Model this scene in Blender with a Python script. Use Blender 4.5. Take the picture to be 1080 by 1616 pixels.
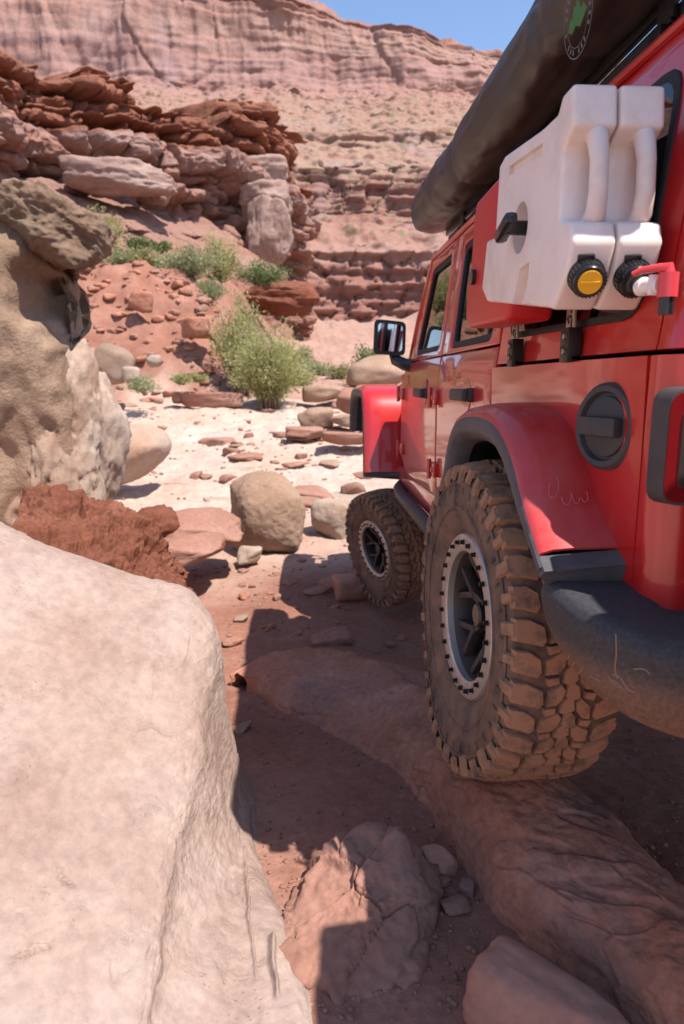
import bpy, bmesh, math, random
import numpy as np
from mathutils import Vector, Matrix, Euler
R_ = math.radians
random.seed(7)
for o in list(bpy.data.objects): bpy.data.objects.remove(o)
sc = bpy.context.scene
COL = sc.collection

# ------------------------------------------------------------------ camera
CAMZ, PITCH, YAW = 1.35, R_(10.67), R_(3.13)
cd = bpy.data.cameras.new('camera'); cam = bpy.data.objects.new('camera', cd); COL.objects.link(cam)
cd.sensor_fit = 'VERTICAL'; cd.sensor_height = 36; cd.sensor_width = 24; cd.lens = 24
cd.clip_start = 0.05; cd.clip_end = 3000
cam.location = (0, 0, CAMZ); cam.rotation_euler = (R_(90) - PITCH, 0, -YAW)
cd.dof.use_dof = True; cd.dof.focus_distance = 1.75; cd.dof.aperture_fstop = 4.5
sc.camera = cam
sc.render.resolution_x = 684; sc.render.resolution_y = 1024
# ------------------------------------------------------------------ sky and sun
SUN = Vector((0.375, -0.405, 1.0)).normalized()
w = bpy.data.worlds.new('World'); sc.world = w; w.use_nodes = True
nt = w.node_tree; bg = nt.nodes['Background']
sky = nt.nodes.new('ShaderNodeTexSky'); sky.sky_type = 'NISHITA'; sky.sun_disc = False
sky.sun_elevation = math.asin(SUN.z); sky.sun_rotation = math.atan2(SUN.x, SUN.y)
sky.air_density = 1.0; sky.dust_density = 1.2; sky.ozone_density = 1.6; sky.altitude = 1300
nt.links.new(sky.outputs[0], bg.inputs[0]); bg.inputs[1].default_value = 0.145
sd = bpy.data.lights.new('sun', 'SUN'); sd.energy = 4.6; sd.angle = R_(0.53); sd.color = (1.0, 0.95, 0.88)
so = bpy.data.objects.new('sun', sd); COL.objects.link(so); so.rotation_euler = SUN.to_track_quat('Z', 'Y').to_euler()
so.location = (3, -4, 12)
vs = sc.view_settings; vs.view_transform = 'Standard'; vs.look = 'None'; vs.gamma = 1; vs.exposure = 0.86; vs.use_curve_mapping = False
sc.render.engine = 'CYCLES'
sc.cycles.max_bounces = 8; sc.cycles.diffuse_bounces = 4

# ------------------------------------------------------------------ pixel -> point (photograph pixels, 1080 x 1616)
_F = np.array([math.sin(YAW)*math.cos(PITCH), math.cos(YAW)*math.cos(PITCH), -math.sin(PITCH)])
_R = np.array([math.cos(YAW), -math.sin(YAW), 0.]); _U = np.cross(_R, _F)
def at(x, y, X=None, Y=None, Z=None):
    r = _F + _R*(x-540)/1077. - _U*(y-808)/1077.
    t = X/r[0] if X is not None else (Y/r[1] if Y is not None else (Z-CAMZ)/r[2])
    return np.array([0, 0, CAMZ]) + t*r

# ------------------------------------------------------------------ noise (numpy)
_rng = np.random.RandomState(3); _perm = np.tile(_rng.permutation(256), 3)
_g = _rng.normal(size=(256, 3)); _g /= np.linalg.norm(_g, axis=1)[:, None]
def perlin(P):
    P = np.asarray(P, float); i = np.floor(P).astype(int); f = P - i; i = i & 255
    u = f*f*f*(f*(f*6-15)+10); out = 0
    for dx in (0, 1):
        for dy in (0, 1):
            for dz in (0, 1):
                h = _perm[_perm[_perm[i[:, 0]+dx]+i[:, 1]+dy]+i[:, 2]+dz]
                d = (_g[h]*(f-np.array([dx, dy, dz]))).sum(1)
                wx = u[:, 0] if dx else 1-u[:, 0]; wy = u[:, 1] if dy else 1-u[:, 1]; wz = u[:, 2] if dz else 1-u[:, 2]
                out = out + d*wx*wy*wz
    return out*1.5
def fbm(P, o=4, gain=.5):
    P = np.asarray(P, float); a = 1; s = 0
    for k in range(o):
        s = s + a*perlin(P*(2.03**k)+17.3*k); a *= gain
    return s
def ridged(P, o=4, gain=.5):
    P = np.asarray(P, float); a = 1; s = 0
    for k in range(o):
        s = s + a*(1-2*np.abs(perlin(P*(2.03**k)+9.1*k))); a *= gain
    return s
def worley(P):
    P = np.asarray(P, float); i = np.floor(P).astype(int); f1 = np.full(len(P), 9.); f2 = f1.copy(); cid = np.zeros(len(P), int)
    for dx in (-1, 0, 1):
        for dy in (-1, 0, 1):
            for dz in (-1, 0, 1):
                c = i+np.array([dx, dy, dz]); cc = c & 255
                h = _perm[_perm[_perm[cc[:, 0]]+cc[:, 1]]+cc[:, 2]]
                p = c+.5+_g[h]*.45
                d = np.sqrt(((p-P)**2).sum(1)); n = d < f1
                f2 = np.where(n, f1, np.minimum(f2, d)); cid = np.where(n, h, cid); f1 = np.where(n, d, f1)
    return f1, f2, cid
def sstep(a, b, x):
    t = np.clip((np.asarray(x, float)-a)/(b-a), 0, 1); return t*t*(3-2*t)

# ------------------------------------------------------------------ mesh helpers
def make_mesh(name, V, F, mats, smooth=True, sharp=None, midx=None):
    me = bpy.data.meshes.new(name); V = np.asarray(V, float)
    if isinstance(F, np.ndarray):
        n, k = F.shape
        me.vertices.add(len(V)); me.vertices.foreach_set('co', V.ravel())
        me.loops.add(n*k); me.loops.foreach_set('vertex_index', F.ravel().astype(np.int32))
        me.polygons.add(n); me.polygons.foreach_set('loop_start', np.arange(0, n*k, k, dtype=np.int32))
        me.update(calc_edges=True); me.validate()
    else:
        me.from_pydata([tuple(v) for v in V], [], [tuple(f) for f in F]); me.update()
    for m in (mats if isinstance(mats, (list, tuple)) else [mats]): me.materials.append(m)
    me.polygons.foreach_set('use_smooth', np.full(len(me.polygons), bool(smooth)))
    if midx is not None: me.polygons.foreach_set('material_index', np.asarray(midx, np.int32))
    if sharp and smooth: me.set_sharp_from_angle(angle=R_(sharp))
    return me
def link(name, me, parent=None, loc=(0, 0, 0), rot=(0, 0, 0)):
    o = bpy.data.objects.new(name, me); COL.objects.link(o); o.parent = parent; o.location = loc; o.rotation_euler = rot
    return o
def tag(o, label=None, cat=None, group=None, kind=None):
    if label: o['label'] = label
    if cat: o['category'] = cat
    if group: o['group'] = group
    if kind: o['kind'] = kind
    return o
def wloc(o):
    p = Vector((0, 0, 0))
    while o is not None: p = p + o.location; o = o.parent
    return np.array(p)
def put(name, V, F, mats, parent=None, smooth=True, sharp=None, midx=None):
    """V in world coordinates; under an unrotated parent or as a thing with its origin at its base"""
    V = np.asarray(V, float)
    if parent is not None:
        return link(name, make_mesh(name, V-wloc(parent), F, mats, smooth, sharp, midx), parent)
    c = np.array([V[:, 0].mean(), V[:, 1].mean(), V[:, 2].min()])
    return link(name, make_mesh(name, V-c, F, mats, smooth, sharp, midx), None, tuple(c))
def empty(name, loc, parent=None, rot=(0, 0, 0)):
    o = link(name, None, parent, loc, rot); o.empty_display_size = .1; return o
def grid_faces(nu, nv, closed_u=False):
    f = []
    U = nu if closed_u else nu-1
    j, i = np.meshgrid(np.arange(nv-1), np.arange(U), indexing='ij')
    i2 = (i+1) % nu
    return np.stack([j*nu+i, j*nu+i2, (j+1)*nu+i2, (j+1)*nu+i], -1).reshape(-1, 4)
def vnormals(V, F):
    n = np.zeros_like(V)
    if F.shape[1] == 4: fn = np.cross(V[F[:, 2]]-V[F[:, 0]], V[F[:, 3]]-V[F[:, 1]])
    else: fn = np.cross(V[F[:, 1]]-V[F[:, 0]], V[F[:, 2]]-V[F[:, 0]])
    for k in range(F.shape[1]): np.add.at(n, F[:, k], fn)
    return n/np.maximum(np.linalg.norm(n, axis=1), 1e-12)[:, None]
def cr_resample(P, n, closed=False):
    """Catmull-Rom along axis 0 of P, by chord length"""
    P = np.asarray(P, float); m = len(P)
    t = np.linspace(0, m-1, n); i = np.minimum(t.astype(int), m-2); u = (t-i).reshape((-1,)+(1,)*(P.ndim-1))
    g = lambda k: P[np.clip(k, 0, m-1)]
    p0, p1, p2, p3 = g(i-1), g(i), g(i+1), g(i+2)
    return .5*((2*p1)+(-p0+p2)*u+(2*p0-5*p1+4*p2-p3)*u**2+(-p0+3*p1-3*p2+p3)*u**3)
def loft(sections, nu, nv):
    S = np.asarray(sections, float)            # (m, k, 3)
    A = cr_resample(S, nv)                     # along the stations
    A = cr_resample(np.swapaxes(A, 0, 1), nu)  # along each section
    A = np.swapaxes(A, 0, 1).reshape(-1, 3)
    return A, grid_faces(nu, nv)
_ico = {}
def ico(level):
    if level not in _ico:
        bm = bmesh.new(); bmesh.ops.create_icosphere(bm, subdivisions=level, radius=1)
        _ico[level] = (np.array([v.co[:] for v in bm.verts]), np.array([[v.index for v in f.verts] for f in bm.faces])); bm.free()
    return _ico[level]
def rock_verts(level, size, seed, planes=14, k=14, rough=.06, fine=.02, fs=1.0, normals=None, dists=None, strata=0, cracks=0):
    D, F = ico(level); rs = np.random.RandomState(seed)
    N = rs.normal(size=(planes, 3)); N /= np.linalg.norm(N, axis=1)[:, None]; d = rs.uniform(.72, 1.0, planes)
    N = np.vstack([N, np.eye(3), -np.eye(3)]); d = np.concatenate([d, rs.uniform(.85, 1, 6)])
    if normals is not None:
        n2 = np.array(normals, float); n2 /= np.linalg.norm(n2, axis=1)[:, None]; N = np.vstack([N, n2]); d = np.concatenate([d, dists])
    r = (np.maximum(D@N.T, 0)/d)**k
    r = r.sum(1)**(-1./k)
    V = D*r[:, None]
    o = rs.uniform(0, 50, 3)
    V = V*(1+rough*fbm(V*1.6*fs+o, 3))[:, None]
    V = V*(1+fine*ridged(V*5*fs+o, 4))[:, None]
    if strata: V[:, :2] *= (1+strata*perlin(np.c_[V[:, 0]*.6, V[:, 1]*.6, V[:, 2]*7]+o))[:, None]
    if cracks:
        f1, f2, _ = worley(V*1.7*fs+o+.25*np.c_[fbm(V*3, 2), fbm(V*3+9, 2), fbm(V*3+5, 2)])
        V = V*(1-cracks*np.exp(-((f2-f1)/.06)**2))[:, None]
    return V*np.array(size)*.5*1.1, F
def rotm(rx=0, ry=0, rz=0): return np.array(Euler((R_(rx), R_(ry), R_(rz))).to_matrix())

CAR = None
class MB:
    """collects simple solids into one mesh"""
    def __init__(s): s.V = []; s.F = []; s.M = []
    def add(s, V, F, m=0):
        b = len(s.V); s.V += [tuple(v) for v in V]; s.F += [tuple(int(i)+b for i in f) for f in F]; s.M += [m]*len(F); return s
    def box(s, c, d, bev=0, rot=None, m=0):
        bm = bmesh.new(); bmesh.ops.create_cube(bm, size=1)
        for v in bm.verts: v.co = Vector((v.co.x*d[0], v.co.y*d[1], v.co.z*d[2]))
        if bev: bmesh.ops.bevel(bm, geom=bm.edges[:], offset=bev, segments=2, profile=.6, affect='EDGES')
        V = np.array([v.co[:] for v in bm.verts]); F = [[v.index for v in f.verts] for f in bm.faces]; bm.free()
        if rot is not None: V = V@np.array(rot).T
        return s.add(V+np.array(c), F, m)
    def tube(s, pts, r, seg=12, cap=True, m=0):
        P = [Vector(p) for p in pts]; n = len(P); rr = r if isinstance(r, (list, tuple)) else [r]*n
        V = []; F = []; up = None
        for i, p in enumerate(P):
            t = (P[min(i+1, n-1)]-P[max(i-1, 0)]).normalized()
            if up is None: up = t.orthogonal().normalized()
            up = (up-t*up.dot(t)).normalized(); b = t.cross(up)
            for k in range(seg):
                a = 2*math.pi*k/seg; V.append(p+(up*math.cos(a)+b*math.sin(a))*rr[i])
        for i in range(n-1):
            for k in range(seg): F.append((i*seg+k, i*seg+(k+1) % seg, (i+1)*seg+(k+1) % seg, (i+1)*seg+k))
        if cap: F.append(tuple(range(seg))[::-1]); F.append(tuple((n-1)*seg+k for k in range(seg)))
        return s.add(V, F, m)
    def lathe(s, prof, o, axis, seg=48, m=0, closed=False):
        """prof: (distance along axis, radius)"""
        ax = Vector(axis).normalized(); u = ax.orthogonal().normalized(); b = ax.cross(u); o = Vector(o)
        V = []; n = len(prof)
        for (a, r) in prof:
            for k in range(seg):
                t = 2*math.pi*k/seg; V.append(o+ax*a+(u*math.cos(t)+b*math.sin(t))*r)
        F = []
        for i in range(n if closed else n-1):
            for k in range(seg):
                j = (i+1) % n; F.append((i*seg+k, i*seg+(k+1) % seg, j*seg+(k+1) % seg, j*seg+k))
        return s.add(V, F, m)
    def prism(s, poly, f0, f1, m=0):
        """poly: 2-D points, f0/f1 map (a,b) to 3-D for the two faces"""
        n = len(poly); V = [f0(*p) for p in poly]+[f1(*p) for p in poly]
        F = [tuple(range(n))[::-1], tuple(range(n, 2*n))]+[(i, (i+1) % n, n+(i+1) % n, n+i) for i in range(n)]
        return s.add(V, F, m)
    def put(s, name, mats, parent=None, smooth=True, sharp=35, fix=True):
        parent = parent or CAR
        o = put(name, s.V, s.F, mats, parent, smooth, None, s.M)
        if fix:
            bm = bmesh.new(); bm.from_mesh(o.data); bmesh.ops.recalc_face_normals(bm, faces=bm.faces[:]); bm.to_mesh(o.data); bm.free()
        if smooth: o.data.set_sharp_from_angle(angle=R_(sharp))
        return o
def round_poly(P, r, seg=4):
    out = []; n = len(P); rr = r if isinstance(r, (list, tuple)) else [r]*n
    for i in range(n):
        p, a, b = Vector(P[i]), Vector(P[i-1]), Vector(P[(i+1) % n]); q = rr[i]
        if q <= 0: out.append(tuple(p)); continue
        da = min(q, (a-p).length*.45); db = min(q, (b-p).length*.45)
        p0 = p+(a-p).normalized()*da; p1 = p+(b-p).normalized()*db
        for k in range(seg+1):
            t = k/seg; out.append(tuple(p0*(1-t)**2+p*2*t*(1-t)+p1*t*t))
    return out

# ------------------------------------------------------------------ materials
def mat_base(name):
    m = bpy.data.materials.new(name); m.use_nodes = True; n = m.node_tree.nodes; l = m.node_tree.links
    return m, n, l, n['Principled BSDF']
def nd(n, t, **kw):
    x = n.new(t)
    for k, v in kw.items():
        if k in x.inputs: x.inputs[k].default_value = v
        else: setattr(x, k, v)
    return x
def ramp(n, stops):
    r = n.new('ShaderNodeValToRGB'); e = r.color_ramp.elements
    while len(e) < len(stops): e.new(.5)
    for i, (p, c) in enumerate(stops):
        e[i].position = p; e[i].color = (tuple(c)+(1,))[:4] if not isinstance(c, (int, float)) else (c, c, c, 1)
    return r
def mixc(n, l, fac, a, b, mode='MIX'):
    x = n.new('ShaderNodeMix'); x.data_type = 'RGBA'; x.blend_type = mode
    for s, v in ((0, fac), (6, a), (7, b)):
        if isinstance(v, bpy.types.NodeSocket): l.new(v, x.inputs[s])
        else: x.inputs[s].default_value = v if s == 0 else tuple(v)+(1,)
    return x.outputs[2]
def rock_mat(name, c1, c2, c3, scale=1., bump=.5, dark=None, dark_lo=.55, dark_hi=.7, strata=0, stratac=None, speck=.12, dist=.02, rough=.92, zmix=None, streak=None, bed=False, veg=None, pits=False):
    m, n, l, p = mat_base(name)
    tc = n.new('ShaderNodeTexCoord'); co = tc.outputs['Object']
    n1 = nd(n, 'ShaderNodeTexNoise', Scale=1.6*scale, Detail=9., Roughness=.6); l.new(co, n1.inputs[0])
    r1 = ramp(n, [(.30, c1), (.5, c2), (.70, c3)]); l.new(n1.outputs[0], r1.inputs[0]); col = r1.outputs[0]
    if zmix:                                                   # (z0, z1, colours) bands by height: the beds of the rock itself
        sx = n.new('ShaderNodeSeparateXYZ'); l.new(co, sx.inputs[0]); zsock = sx.outputs[2]
        if bed: ba = n.new('ShaderNodeAttribute'); ba.attribute_name = 'bed'; zsock = ba.outputs['Fac']
        nz = nd(n, 'ShaderNodeTexNoise', Scale=zmix[3] if len(zmix) > 3 else .4, Detail=5.); l.new(co, nz.inputs[0])
        mr = nd(n, 'ShaderNodeMapRange'); mr.inputs[1].default_value = zmix[0]; mr.inputs[2].default_value = zmix[1]; l.new(zsock, mr.inputs[0])
        ad = nd(n, 'ShaderNodeMath', operation='MULTIPLY_ADD'); l.new(nz.outputs[0], ad.inputs[0]); ad.inputs[1].default_value = .06; l.new(mr.outputs[0], ad.inputs[2])
        rz = ramp(n, zmix[2]); l.new(ad.outputs[0], rz.inputs[0])
        col = mixc(n, l, .78, col, rz.outputs[0])
    if veg:                                                    # low scrub dotted over far talus, too small to build
        nv_ = nd(n, 'ShaderNodeTexNoise', Scale=veg[0], Detail=3., Roughness=.6); l.new(co, nv_.inputs[0]); rv = ramp(n, [(.57, 0.), (.64, .75)]); l.new(nv_.outputs[0], rv.inputs[0])
        rm = ramp(n, [(veg[1], 0.), (veg[1]+.03, 1.), (veg[2]-.05, 1.), (veg[2], 0.)]); l.new(mr.outputs[0], rm.inputs[0])
        mv = nd(n, 'ShaderNodeMath', operation='MULTIPLY'); l.new(rv.outputs[0], mv.inputs[0]); l.new(rm.outputs[0], mv.inputs[1])
        vegf = mv.outputs[0]
    if strata:
        mp = n.new('ShaderNodeMapping'); mp.inputs['Scale'].default_value = (.25*scale, .25*scale, strata); l.new(co, mp.inputs[0])
        ns = nd(n, 'ShaderNodeTexNoise', Scale=1., Detail=6., Roughness=.65); l.new(mp.outputs[0], ns.inputs[0])
        rs = ramp(n, [(.38, 0.), (.62, 1.)]); l.new(ns.outputs[0], rs.inputs[0])
        ml = nd(n, 'ShaderNodeMath', operation='MULTIPLY'); l.new(rs.outputs[0], ml.inputs[0]); ml.inputs[1].default_value = .6
        col = mixc(n, l, ml.outputs[0], col, stratac)
    if streak:                                                 # vertical desert-varnish streaks
        mp = n.new('ShaderNodeMapping'); mp.inputs['Scale'].default_value = (streak[0], streak[0], streak[0]*.06); l.new(co, mp.inputs[0])
        ns = nd(n, 'ShaderNodeTexNoise', Scale=1., Detail=6., Roughness=.6); l.new(mp.outputs[0], ns.inputs[0])
        rs = ramp(n, [(.52, 0.), (.70, streak[2])]); l.new(ns.outputs[0], rs.inputs[0])
        col = mixc(n, l, rs.outputs[0], col, streak[1])
    if dark:
        n3 = nd(n, 'ShaderNodeTexNoise', Scale=.9*scale, Detail=8., Roughness=.65); mp = n.new('ShaderNodeMapping'); mp.inputs['Location'].default_value = (5, 3, 8); l.new(co, mp.inputs[0]); l.new(mp.outputs[0], n3.inputs[0])
        r3 = ramp(n, [(dark_lo, 0.), (dark_hi, .85)]); l.new(n3.outputs[0], r3.inputs[0])
        col = mixc(n, l, r3.outputs[0], col, dark)
    if veg: col = mixc(n, l, vegf, col, (.20, .20, .10))
    n2 = nd(n, 'ShaderNodeTexNoise', Scale=22*scale, Detail=7., Roughness=.7); l.new(co, n2.inputs[0])
    r2 = ramp(n, [(.3, 1-speck*2), (.7, 1+speck)]); l.new(n2.outputs[0], r2.inputs[0])
    col = mixc(n, l, 1., col, r2.outputs[0], 'MULTIPLY')
    l.new(col, p.inputs['Base Color']); p.inputs['Roughness'].default_value = rough; p.inputs['Specular IOR Level'].default_value = .2
    a = nd(n, 'ShaderNodeTexNoise', Scale=7*scale, Detail=10., Roughness=.68); l.new(co, a.inputs[0])
    b = nd(n, 'ShaderNodeTexNoise', Scale=70*scale, Detail=5., Roughness=.6); l.new(co, b.inputs[0])
    sm = nd(n, 'ShaderNodeMath', operation='MULTIPLY_ADD'); l.new(b.outputs[0], sm.inputs[0]); sm.inputs[1].default_value = .22; l.new(a.outputs[0], sm.inputs[2])
    hs = sm.outputs[0]
    if pits:                                                   # sand-grain pits and hairline bedding
        vz = nd(n, 'ShaderNodeTexVoronoi', Scale=55*scale); l.new(co, vz.inputs[0]); rp = ramp(n, [(.0, 0.), (.28, 1.)]); l.new(vz.outputs[0], rp.inputs[0])
        nm = nd(n, 'ShaderNodeTexNoise', Scale=5*scale, Detail=4.); l.new(co, nm.inputs[0]); rn = ramp(n, [(.52, 0.), (.62, .5)]); l.new(nm.outputs[0], rn.inputs[0])
        mm = nd(n, 'ShaderNodeMath', operation='MULTIPLY'); l.new(rp.outputs[0], mm.inputs[0]); l.new(rn.outputs[0], mm.inputs[1])
        a2 = nd(n, 'ShaderNodeMath', operation='ADD'); l.new(hs, a2.inputs[0]); l.new(mm.outputs[0], a2.inputs[1])
        mp = n.new('ShaderNodeMapping'); mp.inputs['Scale'].default_value = (3, 3, 34); mp.inputs['Rotation'].default_value = (.35, .5, 0); l.new(co, mp.inputs[0])
        nb_ = nd(n, 'ShaderNodeTexNoise', Scale=1.4, Detail=6., Roughness=.7); l.new(mp.outputs[0], nb_.inputs[0])
        a3 = nd(n, 'ShaderNodeMath', operation='MULTIPLY_ADD'); l.new(nb_.outputs[0], a3.inputs[0]); a3.inputs[1].default_value = .8; l.new(a2.outputs[0], a3.inputs[2]); hs = a3.outputs[0]
    bp = nd(n, 'ShaderNodeBump', Strength=bump, Distance=dist/scale); l.new(hs, bp.inputs['Height']); l.new(bp.outputs[0], p.inputs['Normal'])
    return m
def ground_mat():
    m = rock_mat('wash_ground', (.40, .265, .20), (.46, .325, .26), (.50, .38, .315), scale=.5, bump=.7, speck=.12, dist=.02)
    n = m.node_tree.nodes; l = m.node_tree.links; p = n['Principled BSDF']; src = p.inputs['Base Color'].links[0].from_socket
    at_ = n.new('ShaderNodeAttribute'); at_.attribute_name = 'soil'
    co = n.new('ShaderNodeTexCoord').outputs['Object']; a = nd(n, 'ShaderNodeTexNoise', Scale=1.1, Detail=8., Roughness=.65); l.new(co, a.inputs[0])
    r = ramp(n, [(.3, (.22, .092, .06)), (.5, (.275, .125, .086)), (.7, (.34, .18, .135))]); l.new(a.outputs[0], r.inputs[0])
    b = nd(n, 'ShaderNodeTexNoise', Scale=30., Detail=6., Roughness=.7); l.new(co, b.inputs[0]); rb_ = ramp(n, [(.3, .75), (.7, 1.15)]); l.new(b.outputs[0], rb_.inputs[0])
    red = mixc(n, l, 1., r.outputs[0], rb_.outputs[0], 'MULTIPLY')
    l.new(mixc(n, l, at_.outputs['Fac'], src, red), p.inputs['Base Color']); return m
def plain(name, c, rough=.5, metal=0., coat=0., bump=0, bscale=200., dust=None, dlo=.5, dhi=.75, dscale=6., spec=.5, sss=0, low=None):
    m, n, l, p = mat_base(name)
    p.inputs['Base Color'].default_value = tuple(c)+(1,); p.inputs['Roughness'].default_value = rough; p.inputs['Metallic'].default_value = metal
    p.inputs['Coat Weight'].default_value = coat; p.inputs['Coat Roughness'].default_value = .06; p.inputs['Specular IOR Level'].default_value = spec
    if sss: p.inputs['Subsurface Weight'].default_value = sss; p.inputs['Subsurface Radius'].default_value = (.02, .015, .012); p.inputs['Subsurface Scale'].default_value = .6
    co = n.new('ShaderNodeTexCoord').outputs['Object']
    if dust:
        a = nd(n, 'ShaderNodeTexNoise', Scale=dscale, Detail=9., Roughness=.7); l.new(co, a.inputs[0])
        r = ramp(n, [(dlo, 0.), (dhi, 1.)]); src = a.outputs[0]
        if low:                                                # trail dust thrown up from the wheels lies thicker low down
            sx = n.new('ShaderNodeSeparateXYZ'); l.new(co, sx.inputs[0]); mr = nd(n, 'ShaderNodeMapRange'); mr.inputs[1].default_value = low[0]; mr.inputs[2].default_value = low[1]; mr.inputs[3].default_value = low[2]; mr.inputs[4].default_value = 0.; l.new(sx.outputs[2], mr.inputs[0])
            ad = nd(n, 'ShaderNodeMath', operation='ADD'); l.new(src, ad.inputs[0]); l.new(mr.outputs[0], ad.inputs[1]); src = ad.outputs[0]
        l.new(src, r.inputs[0])
        col = mixc(n, l, r.outputs[0], c, dust); l.new(col, p.inputs['Base Color'])
        rr = nd(n, 'ShaderNodeMapRange'); rr.inputs[3].default_value = rough; rr.inputs[4].default_value = max(rough, .85); l.new(r.outputs[0], rr.inputs[0]); l.new(rr.outputs[0], p.inputs['Roughness'])
        if coat:
            rc = nd(n, 'ShaderNodeMapRange'); rc.inputs[3].default_value = coat; rc.inputs[4].default_value = .1; l.new(r.outputs[0], rc.inputs[0]); l.new(rc.outputs[0], p.inputs['Coat Weight'])
    if bump:
        b = nd(n, 'ShaderNodeTexNoise', Scale=bscale, Detail=3.); l.new(co, b.inputs[0])
        bp = nd(n, 'ShaderNodeBump', Strength=bump, Distance=.002); l.new(b.outputs[0], bp.inputs['Height']); l.new(bp.outputs[0], p.inputs['Normal'])
    return m
M = {}
M['pale'] = rock_mat('pale_sandstone', (.285, .185, .148), (.34, .245, .203), (.385, .30, .26), scale=1.3, bump=.6, speck=.12, dist=.016, streak=(2.6, (.25, .165, .135), .7), pits=True)
M['slab'] = rock_mat('red_brown_sandstone', (.31, .13, .08), (.39, .17, .11), (.46, .235, .165), scale=1.6, bump=.7, dark=(.23, .15, .13), dark_lo=.52, dark_hi=.70, speck=.16, dist=.02)
M['lit'] = rock_mat('orange_sandstone', (0.258, 0.120, 0.082), (0.305, 0.155, 0.112), (0.340, 0.198, 0.150), scale=1.6, bump=.5, speck=.12, dist=.02)
M['smooth'] = rock_mat('smooth_red_stone', (.34, .16, .11), (.40, .195, .14), (.43, .23, .17), scale=1.8, bump=.25, dark=(.2, .12, .10), dark_lo=.58, dark_hi=.75, speck=.08, dist=.01)
M['redcrumb'] = rock_mat('crumbly_red_mudstone', (.15, .05, .027), (.21, .073, .042), (.26, .105, .065), scale=2.4, bump=.9, speck=.2, dist=.05, strata=14, stratac=(.13, .045, .026))
M['tan'] = rock_mat('tan_sandstone', (0.258, 0.160, 0.104), (0.310, 0.200, 0.138), (0.353, 0.240, 0.176), scale=1.2, bump=.6, dark=(.24, 0.144, 0.096), dark_lo=.55, dark_hi=.72, speck=.1, dist=.03)
M['cream'] = rock_mat('cream_sandstone', (0.327, 0.232, 0.172), (0.370, 0.280, 0.219), (0.404, 0.323, 0.262), scale=1.0, bump=.6, speck=.08, dist=.03, dark=(.33, .185, .12), dark_lo=.50, dark_hi=.70)
M['pillar'] = rock_mat('weathered_tan_sandstone', (.26, 0.167, 0.109), (.33, 0.223, 0.152), (.38, 0.274, 0.200), scale=.9, bump=.7, speck=.12, dist=.04, dark=(.17, 0.107, 0.070), dark_lo=.55, dark_hi=.66, zmix=(.0, 2.4, [(.0, (.38, 0.251, 0.165)), (.45, (.36, 0.233, 0.157)), (.70, (.31, 0.205, 0.139)), (.85, (.22, 0.138, 0.087)), (1., (.20, 0.130, 0.083))], 1.2))
M['grey'] = rock_mat('varnished_grey_sandstone', (.13, 0.079, 0.050), (.20, 0.128, 0.083), (.28, 0.186, 0.124), scale=1.2, bump=.7, dark=(.10, 0.079, 0.065), dark_lo=.50, dark_hi=.68, speck=.14, dist=.04)
M['greyface'] = rock_mat('weathered_grey_face', (0.224, 0.152, 0.109), (0.275, 0.192, 0.142), (0.318, 0.228, 0.176), scale=1.0, bump=.6, dark=(.20, 0.126, 0.083), dark_lo=.56, dark_hi=.74, speck=.08, dist=.03)
M['mauve'] = rock_mat('mauve_sandstone', (0.267, 0.168, 0.133), (0.310, 0.206, 0.172), (0.344, 0.249, 0.215), scale=.5, bump=.7, speck=.1, dist=.05, dark=(.25, .13, .095), dark_lo=.5, dark_hi=.7)
M['ground'] = ground_mat()
M['gravel'] = rock_mat('gravel_stone', (0.215, 0.103, 0.073), (0.275, 0.146, 0.107), (0.335, 0.215, 0.172), scale=3., bump=.4, speck=.12, dist=.01)
M['paint'] = plain('red_car_paint', (.47, .012, .010), .34, coat=.8, dust=(.42, .14, .09), dlo=.56, dhi=1.25, dscale=3.2, low=(1.0, 1.4, .10))
M['paint_dusty'] = plain('dusty_red_paint', (.44, .012, .014), .42, coat=.4, dust=(.38, .13, .11), dlo=.38, dhi=1.1, dscale=5.)
M['black'] = plain('textured_black_plastic', (.03, .029, .032), .55, bump=.35, bscale=700., dust=(.12, .085, .075), dlo=.45, dhi=1.1, dscale=5.)
M['trim'] = plain('grey_black_flare_trim', (.05, .048, .054), .6, bump=.3, bscale=600., dust=(.16, .13, .13), dlo=.40, dhi=.95, dscale=9.)
M['bumper'] = rock_mat('scuffed_bumper_plastic', (.035, .034, .038), (.055, .052, .055), (.085, .075, .072), scale=6., bump=.3, speck=.22, dist=.004, rough=.6, zmix=(1.0, 1.19, [(.0, (.20, .10, .06)), (.5, (.19, .10, .065)), (.72, (.06, .05, .05)), (1., (.05, .048, .052))], 14.))
M['dark'] = plain('matt_black', (.012, .012, .013), .7)
M['gloss_black'] = plain('gloss_black_plastic', (.015, .015, .016), .25)
M['rubber'] = plain('dusty_tyre_rubber', (.030, .026, .025), .8, dust=(.24, .13, .08), dlo=.30, dhi=.72, dscale=12., bump=.3, bscale=120.)
M['tread'] = plain('muddy_tyre_tread', (.05, .035, .028), .9, dust=(.29, .15, .085), dlo=.26, dhi=.52, dscale=17., bump=.6, bscale=160.)
M['ring'] = plain('machined_aluminium_ring', (.50, .47, .44), .38, metal=.75, dust=(.32, .21, .15), dlo=.42, dhi=.85, dscale=14.)
M['rim'] = plain('gunmetal_rim', (.06, .055, .055), .42, metal=.6, dust=(.16, .09, .06), dlo=.42, dhi=.85, dscale=10.)
M['bolt'] = plain('black_oxide_steel', (.03, .028, .028), .4, metal=.7)
M['steel'] = plain('brushed_steel', (.42, .36, .31), .42, metal=.9)
M['white'] = plain('white_polyethylene', (.76, .66, .61), .42, dust=(.50, .35, .26), dlo=.44, dhi=.95, dscale=6., sss=.12, bump=.08, bscale=300.)
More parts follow.
